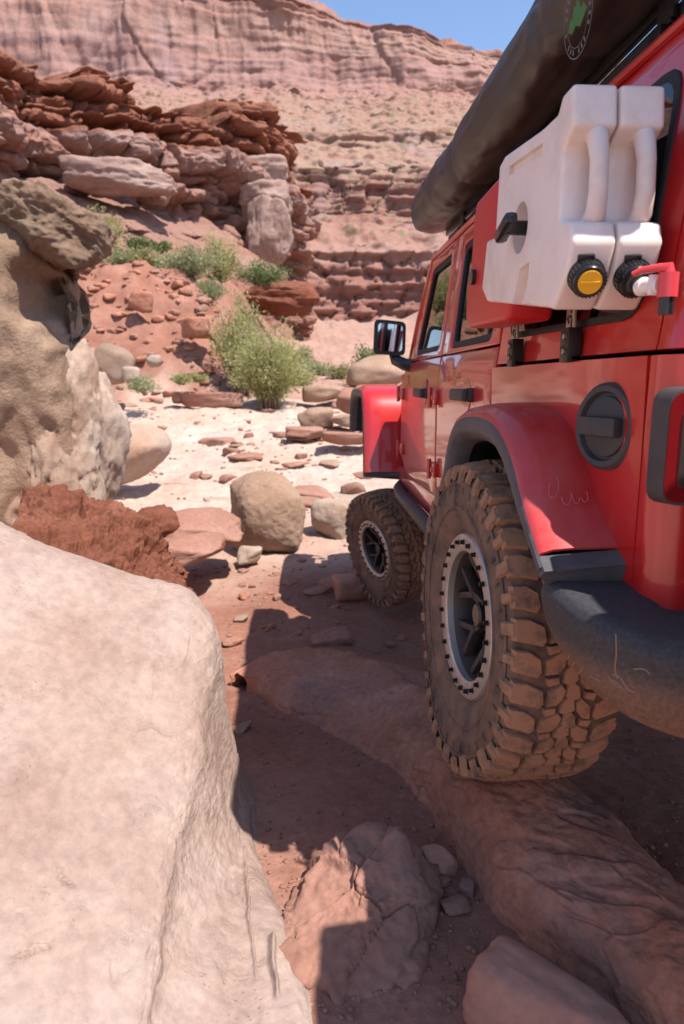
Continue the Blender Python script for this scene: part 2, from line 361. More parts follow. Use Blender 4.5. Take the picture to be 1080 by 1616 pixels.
M['redplastic'] = plain('red_polyethylene', (.50, .018, .022), .4, dust=(.4, .15, .1), dlo=.6, dhi=1.1, sss=.05)
M['yellow'] = plain('yellow_plastic', (.80, .42, .02), .4)
M['spigot_white'] = plain('white_nylon', (.78, .70, .66), .35)
M['spigot_red'] = plain('red_nylon', (.62, .05, .06), .35)
M['vinyl'] = plain('black_vinyl_cover', (.030, .026, .024), .42, dust=(.09, .06, .045), dlo=.40, dhi=.95, dscale=3.)
M['logo_line'] = plain('grey_print', (.11, .105, .095), .6)
M['logo_green'] = plain('green_print', (.035, .13, .02), .6)
M['lens'] = plain('red_lens', (.16, .006, .008), .25, coat=.6)
M['smoked'] = plain('smoked_lens', (.05, .03, .03), .2, coat=.6)
M['seat'] = plain('dark_cloth', (.03, .03, .032), .9)
M['mirror'] = plain('mirror_glass', (.75, .77, .8), .03, metal=1.)
def glass_mat(name, tint, fac):
    m, n, l, p = mat_base(name); n.remove(p); out = n['Material Output']
    t = nd(n, 'ShaderNodeBsdfTransparent'); t.inputs[0].default_value = tuple(tint)+(1,)
    g = nd(n, 'ShaderNodeBsdfGlossy', Roughness=.015); g.inputs[0].default_value = (.9, .9, .9, 1)
    fr = nd(n, 'ShaderNodeFresnel', IOR=1.55); mr = nd(n, 'ShaderNodeMath', operation='MULTIPLY_ADD'); l.new(fr.outputs[0], mr.inputs[0]); mr.inputs[1].default_value = 1.; mr.inputs[2].default_value = fac
    x = n.new('ShaderNodeMixShader'); l.new(mr.outputs[0], x.inputs[0]); l.new(t.outputs[0], x.inputs[1]); l.new(g.outputs[0], x.inputs[2]); l.new(x.outputs[0], out.inputs[0])
    return m
M['glass'] = glass_mat('tinted_glass', (.20, .20, .20), .03)
M['glass_dark'] = glass_mat('privacy_glass', (.06, .06, .06), .02)
def leaf_mat(name, c1, c2, trans=.25):
    m, n, l, p = mat_base(name)
    oi = n.new('ShaderNodeTexCoord'); a = nd(n, 'ShaderNodeTexNoise', Scale=2.2, Detail=4.); l.new(oi.outputs['Object'], a.inputs[0])
    r = ramp(n, [(.35, c1), (.65, c2)]); l.new(a.outputs[0], r.inputs[0]); l.new(r.outputs[0], p.inputs['Base Color']); p.inputs['Roughness'].default_value = .7
    t = n.new('ShaderNodeBsdfTranslucent'); l.new(r.outputs[0], t.inputs[0])
    x = n.new('ShaderNodeMixShader'); x.inputs[0].default_value = trans; l.new(p.outputs[0], x.inputs[1]); l.new(t.outputs[0], x.inputs[2]); l.new(x.outputs[0], n['Material Output'].inputs[0])
    return m
M['leaf'] = leaf_mat('tamarisk_green', (.32, .32, .12), (.45, .44, .20), .5)
M['leaf_grey'] = leaf_mat('sage_green', (.23, .25, .12), (.34, .35, .19), .4)
M['leaf_dark'] = leaf_mat('juniper_green', (.10, .15, .045), (.17, .22, .08), .4)
M['grass'] = leaf_mat('dry_grass', (.28, .26, .11), (.40, .36, .18), .3)
M['bark'] = plain('shrub_bark', (.16, .10, .075), .9)

# ================================================================== ground
def ground_z(X, Y, fine=True):
    X = np.asarray(X, float); Y = np.asarray(Y, float)
    z = np.interp(Y, [-60, -8, 0, 1.2, 1.9, 2.6, 3.3, 4.0, 4.8, 6, 9, 12, 16, 24, 60, 90, 260], [3, .3, .08, .07, .045, -.06, -.16, -.24, -.27, -.17, .05, .36, .90, 1.75, 6.0, 9.3, 14])
    z = z+2.9*sstep(16.3, 20.5, Y)*sstep(-.9, -3.2, X+.35*np.sin(Y*1.3))*sstep(60, 26, Y)        # dirt bank ahead
    z = z+2.2*sstep(20, 34, Y)*sstep(-1.5, -6, X)*sstep(70, 40, Y)
    z = z+(2.6+1.5*sstep(-7, -18, X))*sstep(-2.4, -6.5, X+.22*np.maximum(Y, 0))*sstep(17, 12, Y)    # left bank of the wash
    z = z+1.8*sstep(3.0, 9, X-.1*Y)+6*sstep(9, 40, X)                                               # right bank
    z = z-.05*np.exp(-((X-.55)/.3)**2)*sstep(2.2, 3.2, Y)*sstep(5.4, 4.6, Y)
    if fine:
        P = np.c_[X.ravel(), Y.ravel(), np.zeros(X.size)]
        far = np.clip(np.hypot(P[:, 0], P[:, 1])/10, .12, 6)
        d = fbm(P*.45, 4)*.10*far+.022*fbm(P*3.1+4, 4)*np.clip(far*2, .5, 2)+.006*ridged(P*13+2, 3)
        led = np.floor((P[:, 1]+.5*fbm(P*.5+20, 3)*2)/.9)                                           # thin bedrock ledges in the wash
        fr = (P[:, 1]+fbm(P*.5+20, 3))/.9-led
        d = d+.05*(sstep(.0, .12, fr)-fr)*sstep(6.5, 8.5, P[:, 1])*sstep(20, 15, P[:, 1])
        bank = (sstep(16.3, 17.5, P[:, 1])*sstep(22, 20, P[:, 1])*sstep(-.9, -2.5, P[:, 0])).ravel()
        d = d+bank*(.22*ridged(P*1.1+np.c_[0*d, 0*d, z.ravel()*1.3], 3)+.07*ridged(P*3.3, 4))
        z = z+d.reshape(z.shape)
    return z
def axis_lines(segs):
    out = []
    for a, b, st in segs: out += list(np.arange(a, b, st))
    return np.array(out)
gx = np.concatenate([-np.geomspace(400, 8.2, 40), axis_lines([(-8, -3, .12), (-3, -1.2, .05), (-1.2, 1.3, .018), (1.3, 3, .06), (3, 8, .2)]), np.geomspace(8.2, 400, 36)])
gy = np.concatenate([-np.geomspace(300, 3.2, 22), axis_lines([(-3, .7, .2), (.7, 3.2, .018), (3.2, 6, .035), (6, 12, .06), (12, 24, .085), (24, 40, .35)]), np.geomspace(40.5, 900, 40)])
XX, YY = np.meshgrid(gx, gy)
ZZ = ground_z(XX, YY)
gm = make_mesh('ground', np.c_[XX.ravel(), YY.ravel(), ZZ.ravel()], grid_faces(len(gx), len(gy)), M['ground'])
def soil(X, Y):
    P = np.c_[X.ravel(), Y.ravel(), 0*X.ravel()]; q = fbm(P*.8+60, 4).reshape(X.shape)
    near = sstep(-1.3, -.2, X+.5*q+.15*(Y-3))*sstep(7.2, 4.8, Y+1.2*q)
    bank = sstep(15.6, 17.5, Y+1.5*q)*(.55+.45*sstep(-.5, -2.5, X))
    return np.clip(np.maximum(near, bank)+.25*np.clip(q, 0, 1), 0, 1)
at_ = gm.attributes.new('soil', 'FLOAT', 'POINT'); at_.data.foreach_set('value', soil(XX, YY).ravel().astype(np.float32))
tag(link('ground', gm), kind='structure')
def at_ground(px, py):
    z = 0.
    for _ in range(6): p = at(px, py, Z=z); z = float(ground_z(np.array([[p[0]]]), np.array([[p[1]]]), False)[0, 0])
    return p
def gz(x, y): return float(ground_z(np.array([[x]]), np.array([[y]]))[0, 0])

# ================================================================== far canyon wall
def canyon_wall():
    nu, nv = 620, 430
    u = np.concatenate([np.linspace(-230, -75, 90, endpoint=False), np.linspace(-75, 75, 440, endpoint=False), np.linspace(75, 260, 90)])
    # (depth behind the foot, height) going up the wall
    prof = np.array([(-12, 4), (0, 8.6), (1.2, 11), (2.0, 15), (3.4, 18.4), (7, 19.6), (9, 22), (13, 24.4), (16, 25.5), (17.5, 29), (19, 33), (26, 36), (34, 40.5), (36, 44), (46, 48.5), (60, 57), (72, 63.5), (74, 68), (75, 74), (76, 79), (77, 83), (79, 85), (84, 86.5), (87, 88.5), (110, 90), (200, 92)], float)
    seg = np.r_[0, np.cumsum(np.hypot(*np.diff(prof, axis=0).T))]
    w_ = np.interp(np.linspace(0, 1, nv), [0, .03, .90, 1], [0, 10/seg[-1], 130/seg[-1], 1])*seg[-1]
    dp = np.interp(w_, seg, prof[:, 0]); hz = np.interp(w_, seg, prof[:, 1])
    U, T = np.meshgrid(u, np.arange(nv)); D = dp[T]; H = hz[T].copy()
    P = np.c_[U.ravel(), np.zeros(U.size), H.ravel()]
    wander = 7*fbm(np.c_[u*.016, u*0, u*0], 3)+3*fbm(np.c_[u*.06+9, u*0, u*0], 3)
    yb = 92+.03*u+.0006*u*u+wander[None, :]
    # rim falls to the right as in the photograph
    fall = np.interp(u, [-230, -60, -8, 6, 18, 25, 33, 42, 53, 260], [14, 8, 0, -1, -4, -5, -6.5, -8, -7.5, -12])[None, :]
    bed = H.copy()
    H = H+fall*sstep(66, 85, H)+1.8*(fbm(np.c_[u*.12, u*0+3, u*0], 4)[None, :])*sstep(82, 87, H)
    cliff = (sstep(8, 10, bed)*sstep(19, 18.4, bed)+sstep(25, 26.5, bed)*sstep(35, 33, bed)+.5*sstep(39.5, 41.5, bed)*sstep(46, 44, bed))
    upper = sstep(63.5, 67, bed)
    tal = 1-np.clip(cliff+upper, 0, 1)
    lay = fbm(np.c_[P[:, 0]*.03, 0*P[:, 0], P[:, 2]*.75], 4).reshape(U.shape)
    steps = .5*ridged(np.c_[P[:, 0]*.025, 0*P[:, 0]+7, P[:, 2]*.55+.6*fbm(np.c_[P[:, 0]*.05, P[:, 0]*0, P[:, 0]*0], 3)], 4, .6).reshape(U.shape)
    but = ridged(np.c_[P[:, 0]*.16, 0*P[:, 0], P[:, 2]*.05], 4).reshape(U.shape)
    blocks = ridged(np.c_[P[:, 0]*.35, 0*P[:, 0]+3, P[:, 2]*.4], 3).reshape(U.shape)
    f1, f2, cid = worley(np.c_[P[:, 0]*.30+.4*fbm(np.c_[P[:, 0]*.2, 0*P[:, 0], P[:, 2]*.2], 2), 0*P[:, 0]+.5, P[:, 2]*.42]); cb = ((cid % 13)/13.-.4).reshape(U.shape); cj = np.exp(-((f2-f1)/.06)**2).reshape(U.shape)
    off = cliff*(1.3*lay+1.4*steps+.9*but+1.8*cb-.9*cj)
    big = fbm(np.c_[P[:, 0]*.05, 0*P[:, 0]+31, P[:, 2]*.05], 4).reshape(U.shape)
    f1, f2, cid = worley(np.c_[P[:, 0]*.06, 0*P[:, 0]+.5, P[:, 2]*.045])
    slabs = ((cid % 7)/7.).reshape(U.shape)
    crk = np.exp(-((f2-f1)/.05)**2).reshape(U.shape)
    off = off+upper*(2.6*big+1.0*slabs-.35*crk+.9*but+.9*lay*sstep(78, 85, bed)*2+.35*lay)
    f1, f2, cid = worley(np.c_[P[:, 0]*.42, D.ravel()*.3, P[:, 2]*.42]); stones = (np.sqrt(np.clip(.45-f1, 0, 1))*.5*((cid % 5) > 2)).reshape(U.shape)
    f1, f2, cid = worley(np.c_[P[:, 0]*1.0+5, D.ravel()*.7, P[:, 2]*1.0]); stones = stones+(np.sqrt(np.clip(.45-f1, 0, 1))*.25*((cid % 3) > 0)).reshape(U.shape)
    rub = ridged(np.c_[P[:, 0]*.22, D.ravel()*.2, P[:, 2]*.3], 4).reshape(U.shape)
    off = off+tal*(.45*rub+2.6*stones+.5*steps+.4*but+.7*cb)*sstep(17, 19, bed)
    Y = yb+D-off; Z = H+tal*(.35*rub+.8*stones)
    V = np.c_[U.ravel(), Y.ravel(), Z.ravel()]
    m = rock_mat('canyon_beds', (.22, .125, .10), (.29, .18, .145), (.36, .25, .21), scale=.045, bump=.5, speck=.10, dist=.05, strata=.55, stratac=(.30, .155, .12), rough=.95,
                 zmix=(8, 92, [(.0, (0.200, 0.082, 0.060)), (.115, (0.214, 0.089, 0.067)), (.14, (0.281, 0.154, 0.118)), (.195, (0.274, 0.148, 0.111)), (.215, (0.185, 0.075, 0.060)), (.29, (0.207, 0.089, 0.071)), (.32, (0.281, 0.180, 0.134)), (.50, (0.281, 0.174, 0.128)), (.62, (0.274, 0.154, 0.121)), (.67, (0.288, 0.161, 0.138)), (.78, (0.281, 0.171, 0.158)), (.86, (0.333, 0.207, 0.168)), (.90, (0.311, 0.184, 0.155)), (.92, (0.200, 0.089, 0.071)), (.96, (0.259, 0.121, 0.094)), (1., (0.252, 0.127, 0.101))], .02),
                 streak=(.12, (.27, .185, .185), .6), bed=True, veg=(.9, .13, .66))
    o = link('canyon_wall', make_mesh('canyon_wall', V, grid_faces(len(u), nv), m)); tag(o, kind='structure')
    o.data.attributes.new('bed', 'FLOAT', 'POINT').data.foreach_set('value', bed.ravel().astype(np.float32))
canyon_wall()

# ================================================================== layered outcrop on the left
def outcrop():
    pxs = [(-420, 17, -140), (-200, 23, 20), (0, 28, 84), (60, 29.5, 98), (95, 30.4, 128), (135, 31.3, 104), (200, 33, 128), (245, 34, 168), (300, 35.5, 174), (325, 36.3, 188), (340, 36.8, 204), (356, 37.3, 152), (400, 39, 164), (440, 40.5, 190), (466, 42, 216)]
    pl = [(at(px, py, Y=y)[0], y, at(px, py, Y=y)[2]) for px, y, py in pxs]
    x_, y_, z_ = pl[-1]; pl += [(x_-.9, y_+2.5, z_-.3), (x_-1.6, y_+7, z_), (x_-3, y_+16, z_+1)]
    pl = np.array(pl); seg = np.r_[0, np.cumsum(np.hypot(*np.diff(pl[:, :2], axis=0).T))]
    nu, nv = 520, 330
    s = np.interp(np.linspace(0, 1, nu), [0, .14, .86, 1], [0, seg[2], seg[14], seg[-1]])
    c = np.stack([np.interp(s, seg, pl[:, k]) for k in range(3)], 1)
    k = np.ones(15)/15
    for a in (0, 1):
        c[:, a] = np.convolve(np.pad(c[:, a], 7, 'edge'), k, 'valid')
    t = np.gradient(c[:, :2], axis=0); t /= np.linalg.norm(t, axis=1)[:, None]
    n = np.c_[t[:, 1], -t[:, 0]]
    zb = 3.5; v = np.linspace(0, 1, nv)
    top = c[:, 2]
    Z = zb+(top-zb)[None, :]*np.minimum(v/.9, 1)[:, None]; back = np.broadcast_to(np.maximum(v-.9, 0)[:, None]/.1, Z.shape)
    S = np.broadcast_to(s, Z.shape)
    rx = np.c_[S.ravel(), Z.ravel()]
    nose = sstep(seg[9], seg[12], S)
    dip = Z-np.interp(S, [seg[2], seg[9], seg[12], seg[14]], [0, 1.5, .9, .2])
    # beds: irregular thickness from a warped height
    warp = dip+.25*fbm(np.c_[rx[:, 0]*.25, rx[:, 0]*0, rx[:, 1]*.1], 3).reshape(Z.shape)
    edges = np.array([-5, 4.2, 5.5, 6.8, 7.9, 8.6, 9.1, 9.4, 9.85, 10.95, 11.15, 11.6, 11.8, 12.35, 12.5, 13.05, 13.25, 13.9, 14.1, 14.8, 15.6, 16, 17, 30.])
    rs = np.random.RandomState(5); dep = rs.uniform(-.35, .45, len(edges)); dep[8] = .95; dep[7] = .2; dep[6] = -.5; dep[5] = .1; dep[9] = -.5
    j = np.clip(np.searchsorted(edges, warp.ravel())-1, 0, len(edges)-2).reshape(Z.shape)
    tt = (warp-edges[j])/(edges[j+1]-edges[j])
    bulge = np.sqrt(np.clip(1-(2*tt-1)**2, 0, 1))
    mod = fbm(np.c_[rx[:, 0]*.30, j.ravel()*5.3, 0*rx[:, 0]], 3).reshape(Z.shape)
    off = dep[j]+.42*bulge*(1+.5*mod)+.75*mod
    ver = ridged(np.c_[rx[:, 0]*.42, 0*rx[:, 0], rx[:, 1]*.12+j.ravel()*.7], 3).reshape(Z.shape)
    f1, f2, cid = worley(np.c_[rx[:, 0]*.55+.3*fbm(np.c_[rx*.5, 0*rx[:, 0]], 2), j.ravel()*1.0+.5, rx[:, 1]*.25])
    blk = ((cid % 11)/11.-.5).reshape(Z.shape); jt = np.exp(-((f2-f1)/.07)**2).reshape(Z.shape)
    off = off+.55*ver+.9*blk-.7*jt+.14*ridged(np.c_[rx[:, 0]*1.6, 0*rx[:, 0], rx[:, 1]*2.2], 3).reshape(Z.shape)
    big = fbm(np.c_[rx[:, 0]*.16, 0*rx[:, 0]+4, rx[:, 1]*.12], 2).reshape(Z.shape)
    off = off+1.3*big
    # lower slab running out towards the wash on the left, upright blocks at the nose
    zs = np.interp(s, [seg[2], seg[9], seg[12]], [9.4, 9.9, 9.0])[None, :]
    out = np.clip(zs-Z, 0, 3.3)
    sl = sstep(.0, .4, out/1.)
    slabn = .9*fbm(np.c_[rx[:, 0]*.2, 0*rx[:, 0]+8, rx[:, 1]*.3], 3).reshape(Z.shape)
    off = off*(1-.75*sl*(1-nose))+out*(1.55*(1-nose)+.12*nose)+slabn*sl*(1-nose)
    off = off+nose*.5*sstep(12.8, 11, Z)
    off = off-back*9-1.0
    Zt = Z+back*.5*(1+fbm(np.c_[rx[:, 0]*.5, back.ravel()*3, 0*rx[:, 0]], 2).reshape(Z.shape))
    V = np.stack([c[None, :, 0]+n[None, :, 0]*off, c[None, :, 1]+n[None, :, 1]*off, Zt], -1).reshape(-1, 3)
    V += .10*np.c_[fbm(V*1.2, 3), fbm(V*1.2+40, 3), .8*fbm(V*1.2+80, 3)]
    F = grid_faces(nu, nv)
    b0 = V[:, 2].min()
    m = rock_mat('outcrop_beds', (.22, .10, .07), (.27, .14, .10), (.33, .20, .155), scale=.35, bump=.8, speck=.12, dist=.06, strata=2.2, stratac=(.26, .10, .06),
                 zmix=(4., 15., [(.0, (0.281, 0.155, 0.122)), (.25, (0.296, 0.181, 0.148)), (.45, (0.281, 0.174, 0.148)), (.54, (0.257, 0.159, 0.141)), (.64, (0.320, 0.222, 0.201)), (.665, (0.164, 0.052, 0.030)), (.80, (0.203, 0.067, 0.038)), (1., (0.234, 0.085, 0.047))], .35), bed=True)
    o = put('rock_outcrop', V, F, m)
    o.data.attributes.new('bed', 'FLOAT', 'POINT').data.foreach_set('value', dip.ravel().astype(np.float32))
    tag(o, 'dark red layered cliff outcrop with overhanging ledges above the wash', 'outcrop')
outcrop()

# ================================================================== rocks
def rock(name, V, F, mat, label, cat='rock', group=None, sharp=None):
    o = put(name, V, F, M[mat] if isinstance(mat, str) else mat, None, True, sharp); return tag(o, label, cat, group)
def boulder(px, py, Y, size, seed, mat, label, level=5, rz=0, rx=0, ry=0, sink=.12, name='boulder', cat='boulder', base=True, **kw):
    """px, py: the middle of its foot in the photograph"""
    p = at(px, py, Y=Y); V, F = rock_verts(level, size, seed, **kw); V = V@rotm(rx, ry, rz).T
    V = V+np.array([p[0], Y, p[2]-V[:, 2].min()-sink*size[2]])
    return rock(name, V, F, mat, label, cat)

# --- pale boulder beside the camera
def pale_boulder():
    secs = []
    #    Y,  zl(left X=-2.2), ze (edge height), Xe (edge), Xf (foot), zf, bulge
    rows = [(2.80, .40, .00, -.75, -0.580, -0.360), (2.52, .95, .34, -.50, -0.380, -0.300), (2.32, 1.28, .60, -.36, -0.260, -0.220), (2.16, 1.36, .645, -.30, -0.200, -0.130), (1.98, 1.31, .585, -.272, -0.155, -0.080), (1.84, 1.25, .51, -.272, -0.115, -0.040),
            (1.72, 1.19, .45, -.258, -0.085, -0.020), (1.58, 1.11, .40, -.268, -0.055, -0.010), (1.46, 1.04, .355, -.28, -0.020, -0.005), (1.34, .97, .315, -.285, 0.015, 0.000), (1.2, .88, .28, -.28, 0.050, 0.000), (1.02, .74, .24, -.27, 0.080, 0.000), (.80, .56, .19, -.25, 0.100, 0.000), (.5, .36, .10, -.2, 0.080, -0.020), (.2, .1, -.05, -.3, -0.080, -0.160)]
    for Y, zl, ze, xe, xf, zf in rows:
        k = lambda t: (xe-.20)+(-1.35-(xe-.20))*t; D = ze-zf
        xt = float(np.interp(Y, [.5, 1.0, 1.17, 1.457, 1.77, 2.1, 2.8], [.10, .02, -.013, -.09, -.158, -.21, -.6])); gl = float(np.interp(Y, [1.2, 1.9, 2.6, 3.3], [.07, .045, -.06, -.16]))
        hz = lambda t: ze+.045+(zl*.86-ze-.045)*t**1.15
        secs.append([(-2.6, Y, zl-.35), (-2.1, Y, zl+.10), (-1.35, Y, hz(1)), (k(.66), Y, hz(.66)), (k(.33), Y, hz(.33)), (k(0), Y, ze+.045), (xe-.085, Y, ze+.005), (xe-.022, Y, ze-.10*D), (xe, Y, ze-.28*D), (xe*.80+xt*.20, Y, gl+.46*(ze-gl)), (xe*.42+xt*.58, Y, gl+.20*(ze-gl)+.01), (xt, Y, gl+.035), (xt+.05, Y, gl-.06), (xt+.07, Y, gl-.2)])
    V, F = loft(secs, 520, 620)
    N = vnormals(V, F)
    W = V@rotm(0, 25, -14).T
    d = .028*fbm(V*1.3+3, 3)+.008*fbm(V*4+1, 4)+.0022*ridged(V*np.array([16, 16, 16])+7, 3)+.0016*fbm(V*46, 3)
    # sheets broken away along nearly straight bedding lines
    sh = fbm(W*np.array([2.6, .55, 2.6])+31, 4)
    _, _, cid = worley(W*np.array([5.5, 1.8, 5.5])+.25*np.c_[fbm(V*5, 3), fbm(V*5+8, 3), fbm(V*5+4, 3)]); d = d+.0045*((cid % 7)/7.)*sstep(.0, .35, sh)
    fl = fbm(W*np.array([7, 2.2, 7])+12, 4); d = d-.004*sstep(.30, .36, fl)*sstep(-.1, .2, fbm(V*1.9+3, 2))
    d = d+.004*ridged(W*np.array([10, 1.6, 10])+2, 3)*sstep(0, .4, fbm(V*1.5+22, 2))
    side = sstep(.35, .75, N[:, 0])
    d = d+side*(.010*ridged(V*np.array([5, 5, 5])+5, 4)+.006*((worley(V*np.array([9, 9, 5]))[2] % 5)/5.))
    V = V+N*d[:, None]
    # cracks where sheets have split, carved into the stone
    C0 = np.array([0, 0, CAMZ]); dv = V-C0; kk = dv@_F; px = 540+1077*(dv@_R)/kk; py = 808-1077*(dv@_U)/kk
    wob = 3.0*fbm(V*np.array([14, 14, 14]), 3)
    for ln, wd, dp in (([(26, 1518), (40, 1512), (52, 1502), (74, 1500)], 4.5, .020), ([(30, 1445), (36, 1470), (30, 1505)], 2.2, .010), ([(94, 1375), (98, 1392), (112, 1398)], 3.2, .014), ([(248, 870), (246, 960), (240, 1060), (236, 1145)], 1.8, .004), ([(212, 1150), (240, 1146), (256, 1158), (274, 1160)], 2.4, .009), ([(428, 1480), (432, 1530), (438, 1575)], 4., .022), ([(366, 1370), (374, 1395), (378, 1420)], 3.2, .014), ([(385, 1340), (392, 1440), (404, 1540)], 2.4, .012)):
        ln = np.array(ln, float); best = np.full(len(V), 1e9)
        for a_, b_ in zip(ln[:-1], ln[1:]):
            ab = b_-a_; t = np.clip(((px+wob-a_[0])*ab[0]+(py+wob-a_[1])*ab[1])/(ab@ab), 0, 1); best = np.minimum(best, np.hypot(px+wob-a_[0]-t*ab[0], py+wob-a_[1]-t*ab[1]))
        V = V-N*(dp*np.exp(-(best/wd)**2))[:, None]
    rock('boulder', V, F, 'pale', 'huge smooth pale pink boulder filling the lower left corner', 'boulder')
pale_boulder()

# --- long diagonal rock under the rear wheel
def wheel_rock():
    A = np.array
    rz_ = [-.09, .0, .06, .16, .23, .295, .29, .27, .25, .22, .1]; fz_ = [-.13, -.11, -.06, .0, .04, .06, .07, .07, .07, .06, .04]
    ridge = [at(x, y, Z=z) for (x, y), z in zip([(383, 1066), (430, 1030), (560, 1036), (650, 1092), (710, 1135), (800, 1212), (880, 1275), (960, 1370), (1040, 1480), (1130, 1640), (1230, 1800)], rz_)]
    foot = [at(x, y, Z=z-.01) for (x, y), z in zip([(386, 1082), (420, 1110), (520, 1172), (600, 1232), (660, 1290), (718, 1372), (752, 1440), (800, 1490), (880, 1545), (990, 1650), (1100, 1790)], fz_)]
    secs = []
    n = len(ridge)
    for i in range(n):
        r, f = A(ridge[i]), A(foot[i]); d = f-r; dh = A([d[0], d[1], 0]); L = np.linalg.norm(dh)+1e-6; dh /= L
        h = r[2]-f[2]; wd = .12*min(1, i/3.+.15)*min(1, (n-1-i)/2.+.1)
        secs.append([f+dh*.02+A([0, 0, -.14]), f, f-dh*L*.16+A([0, 0, h*.44]), f-dh*L*.46+A([0, 0, h*.80]), r+dh*L*.14+A([0, 0, -h*.07]), r-dh*.05+A([0, 0, .004]), r-dh*(.06+wd*.45)+A([0, 0, -.012]), r-dh*(.07+wd)+A([0, 0, -.05]), r-dh*(.09+wd*1.1)+A([0, 0, -h*.6]), r-dh*(.1+wd*1.2)+A([0, 0, -h-.15])])
    V, F = loft(secs, 240, 420); N = vnormals(V, F)
    d = .022*fbm(V*2.1+2, 3)+.007*ridged(V@rotm(0, 0, 35).T*np.array([3, 9, 9])+4, 4)+.0025*ridged(V*22, 3)
    Wr = V@rotm(0, 0, 35).T; d = d+.007*sstep(.05, .09, fbm(Wr*np.array([1.6, 5, 5])+20, 3))+.006*sstep(-.2, -.16, fbm(Wr*np.array([1.6, 5, 5])+44, 3))
    V = V+N*d[:, None]
    rock('sandstone_rock', V, F, 'slab', 'long slanting red-brown rock carrying the rear tyre', 'rock')
wheel_rock()

# --- cracked rock catching the sun in the lower middle
def cracked_rock():
    p = at(566, 1432, Z=.10)
    V, F = rock_verts(6, (.37, .43, .36), 21, planes=8, k=12, rough=.05, fine=.006, fs=1.2,
                      normals=[(-.12, -.22, 1), (.25, -.3, 1), (.7, .1, .6), (-.9, -.2, .5)], dists=[.40, .46, .72, .84])
    V = V@rotm(4, 0, -24).T+np.array([p[0]-.005, p[1]+.0, .075])
    N = vnormals(V, F); wv = V+.03*np.c_[fbm(V*7, 2), fbm(V*7+9, 2), fbm(V*7+5, 2)]
    f1, f2, cid = worley(wv*np.array([6.2, 5.0, 7.])+3.3)
    d = .040*((cid % 9)/9.-.5)*sstep(.0, .10, f2-f1)-.020*np.exp(-((f2-f1)/.04)**2)*((cid % 3) > 0)
    d = d+.010*sstep(.02, .05, fbm(V*5+7, 3))+.006*fbm(V*16, 4)+.003*ridged(V*40, 2)
    rock('boulder', V+N*d[:, None], F, 'lit', 'cracked orange rock half in sun beside the foot of the pale boulder', 'boulder')
cracked_rock()
def low_boulder():
    p = at(845, 1600, Z=.10)
    V, F = rock_verts(6, (.19, .36, .20), 33, planes=6, k=5, rough=.05, fine=.006, fs=1)
    V = V@rotm(0, 0, 38).T+np.array([p[0]-.005, p[1]-.03, .08])
    rock('boulder', V, F, 'smooth', 'smooth rounded red boulder at the bottom edge of the picture', 'boulder')
low_boulder()
for i, (px, py, Y, s, rz, mt, lb) in enumerate([
        (693, 1375, 0, (.075, .075, .07), 20, 'smooth', 'small upright brown stone wedged against the long slanting rock'),
        (648, 1440, 0, (.09, .06, .07), 60, 'smooth', 'small dark stone on the right flank of the cracked orange rock'),
        (720, 1440, 0, (.07, .05, .03), 15, 'gravel', 'flat chip below the small upright brown stone'),
        (735, 1410, 0, (.05, .04, .03), 70, 'gravel', 'little chip at the foot of the long slanting rock'),
        (700, 1400, 0, (.04, .03, .025), 30, 'gravel', 'tiny square chip under the small upright brown stone'),
        (385, 1150, 0, (.045, .10, .035), -20, 'greyface', 'thin grey splinter lying in shade right of the pale boulder'),
        (380, 985, 0, (.09, .08, .05), 10, 'greyface', 'small grey stone near the corner of the pale boulder'),
        (365, 1015, 0, (.13, .08, .05), 30, 'slab', 'flattish red stone near the corner of the pale boulder'),
        (600, 1375, 0, (.2, .12, .05), 30, 'slab', 'low red slab half buried behind the cracked orange rock'),
        (528, 930, 0, (.30, .18, .07), -20, 'slab', 'thin pointed red slab lying in the vehicle shadow'),
        (500, 940, 0, (.22, .10, .04), 40, 'slab', 'narrow red flake under the thin pointed slab'),
        (600, 1085, 0, (.5, .25, .10), -35, 'slab', 'low red slab between the long slanting rock and the rear tyre'),
        (520, 1010, 0, (.25, .18, .07), 10, 'slab', 'low red stone above the top end of the long slanting rock'),
        (556, 888, 5.0, (.28, .3, .2), 10, 'smooth', 'rounded red stone touching the front tyre')]):
    p = at(px, py, Y=Y) if Y else at_ground(px, py)
    V, F = rock_verts(4, s, 60+i, planes=9, k=16, rough=.06, fine=.03); V = V@rotm(0, 0, rz).T
    zg = gz(p[0], p[1])
    V = V+np.array([p[0], p[1], zg-V[:, 2].min()-.25*s[2]])
    rock('stone', V, F, mt, lb, 'stone')

# --- eroded pillar on the left with an overhang
pil = empty('eroded_rock_pillar', tuple(at(60, 800, Y=5.2)*np.array([1, 1, 0])+np.array([0, 0, .1])))
tag(pil, 'tall eroded rock pillar with grey overhanging top and pale foot', 'rock')
def pillar_piece(name, px, py, Y, size, seed, mat, rz=0, rx=0, ry=0, level=6, hollows=(), **kw):
    p = at(px, py, Y=Y); V, F = rock_verts(level, size, seed, **kw); V = V@rotm(rx, ry, rz).T+p
    for hx, hy, hY, r, dp in hollows:
        c = at(hx, hy, Y=hY); d = V-c+.08*np.c_[fbm(V*4, 2), fbm(V*4+7, 2), fbm(V*4+3, 2)]; L = np.hypot(d[:, 0], d[:, 2]*.85)
        V[:, 1] += dp*sstep(r, r*.45, L)*(V[:, 1] < p[1])
    put(name, V, F, M[mat], pil)
pillar_piece('mass', -46, 560, 5.2, (1.30, 1.3, 2.42), 43, 'pillar', 12, planes=12, k=9, rough=.13, fine=.03, hollows=[(88, 468, 4.8, .30, .55), (118, 545, 4.8, .20, .45), (60, 425, 4.8, .16, .35)])
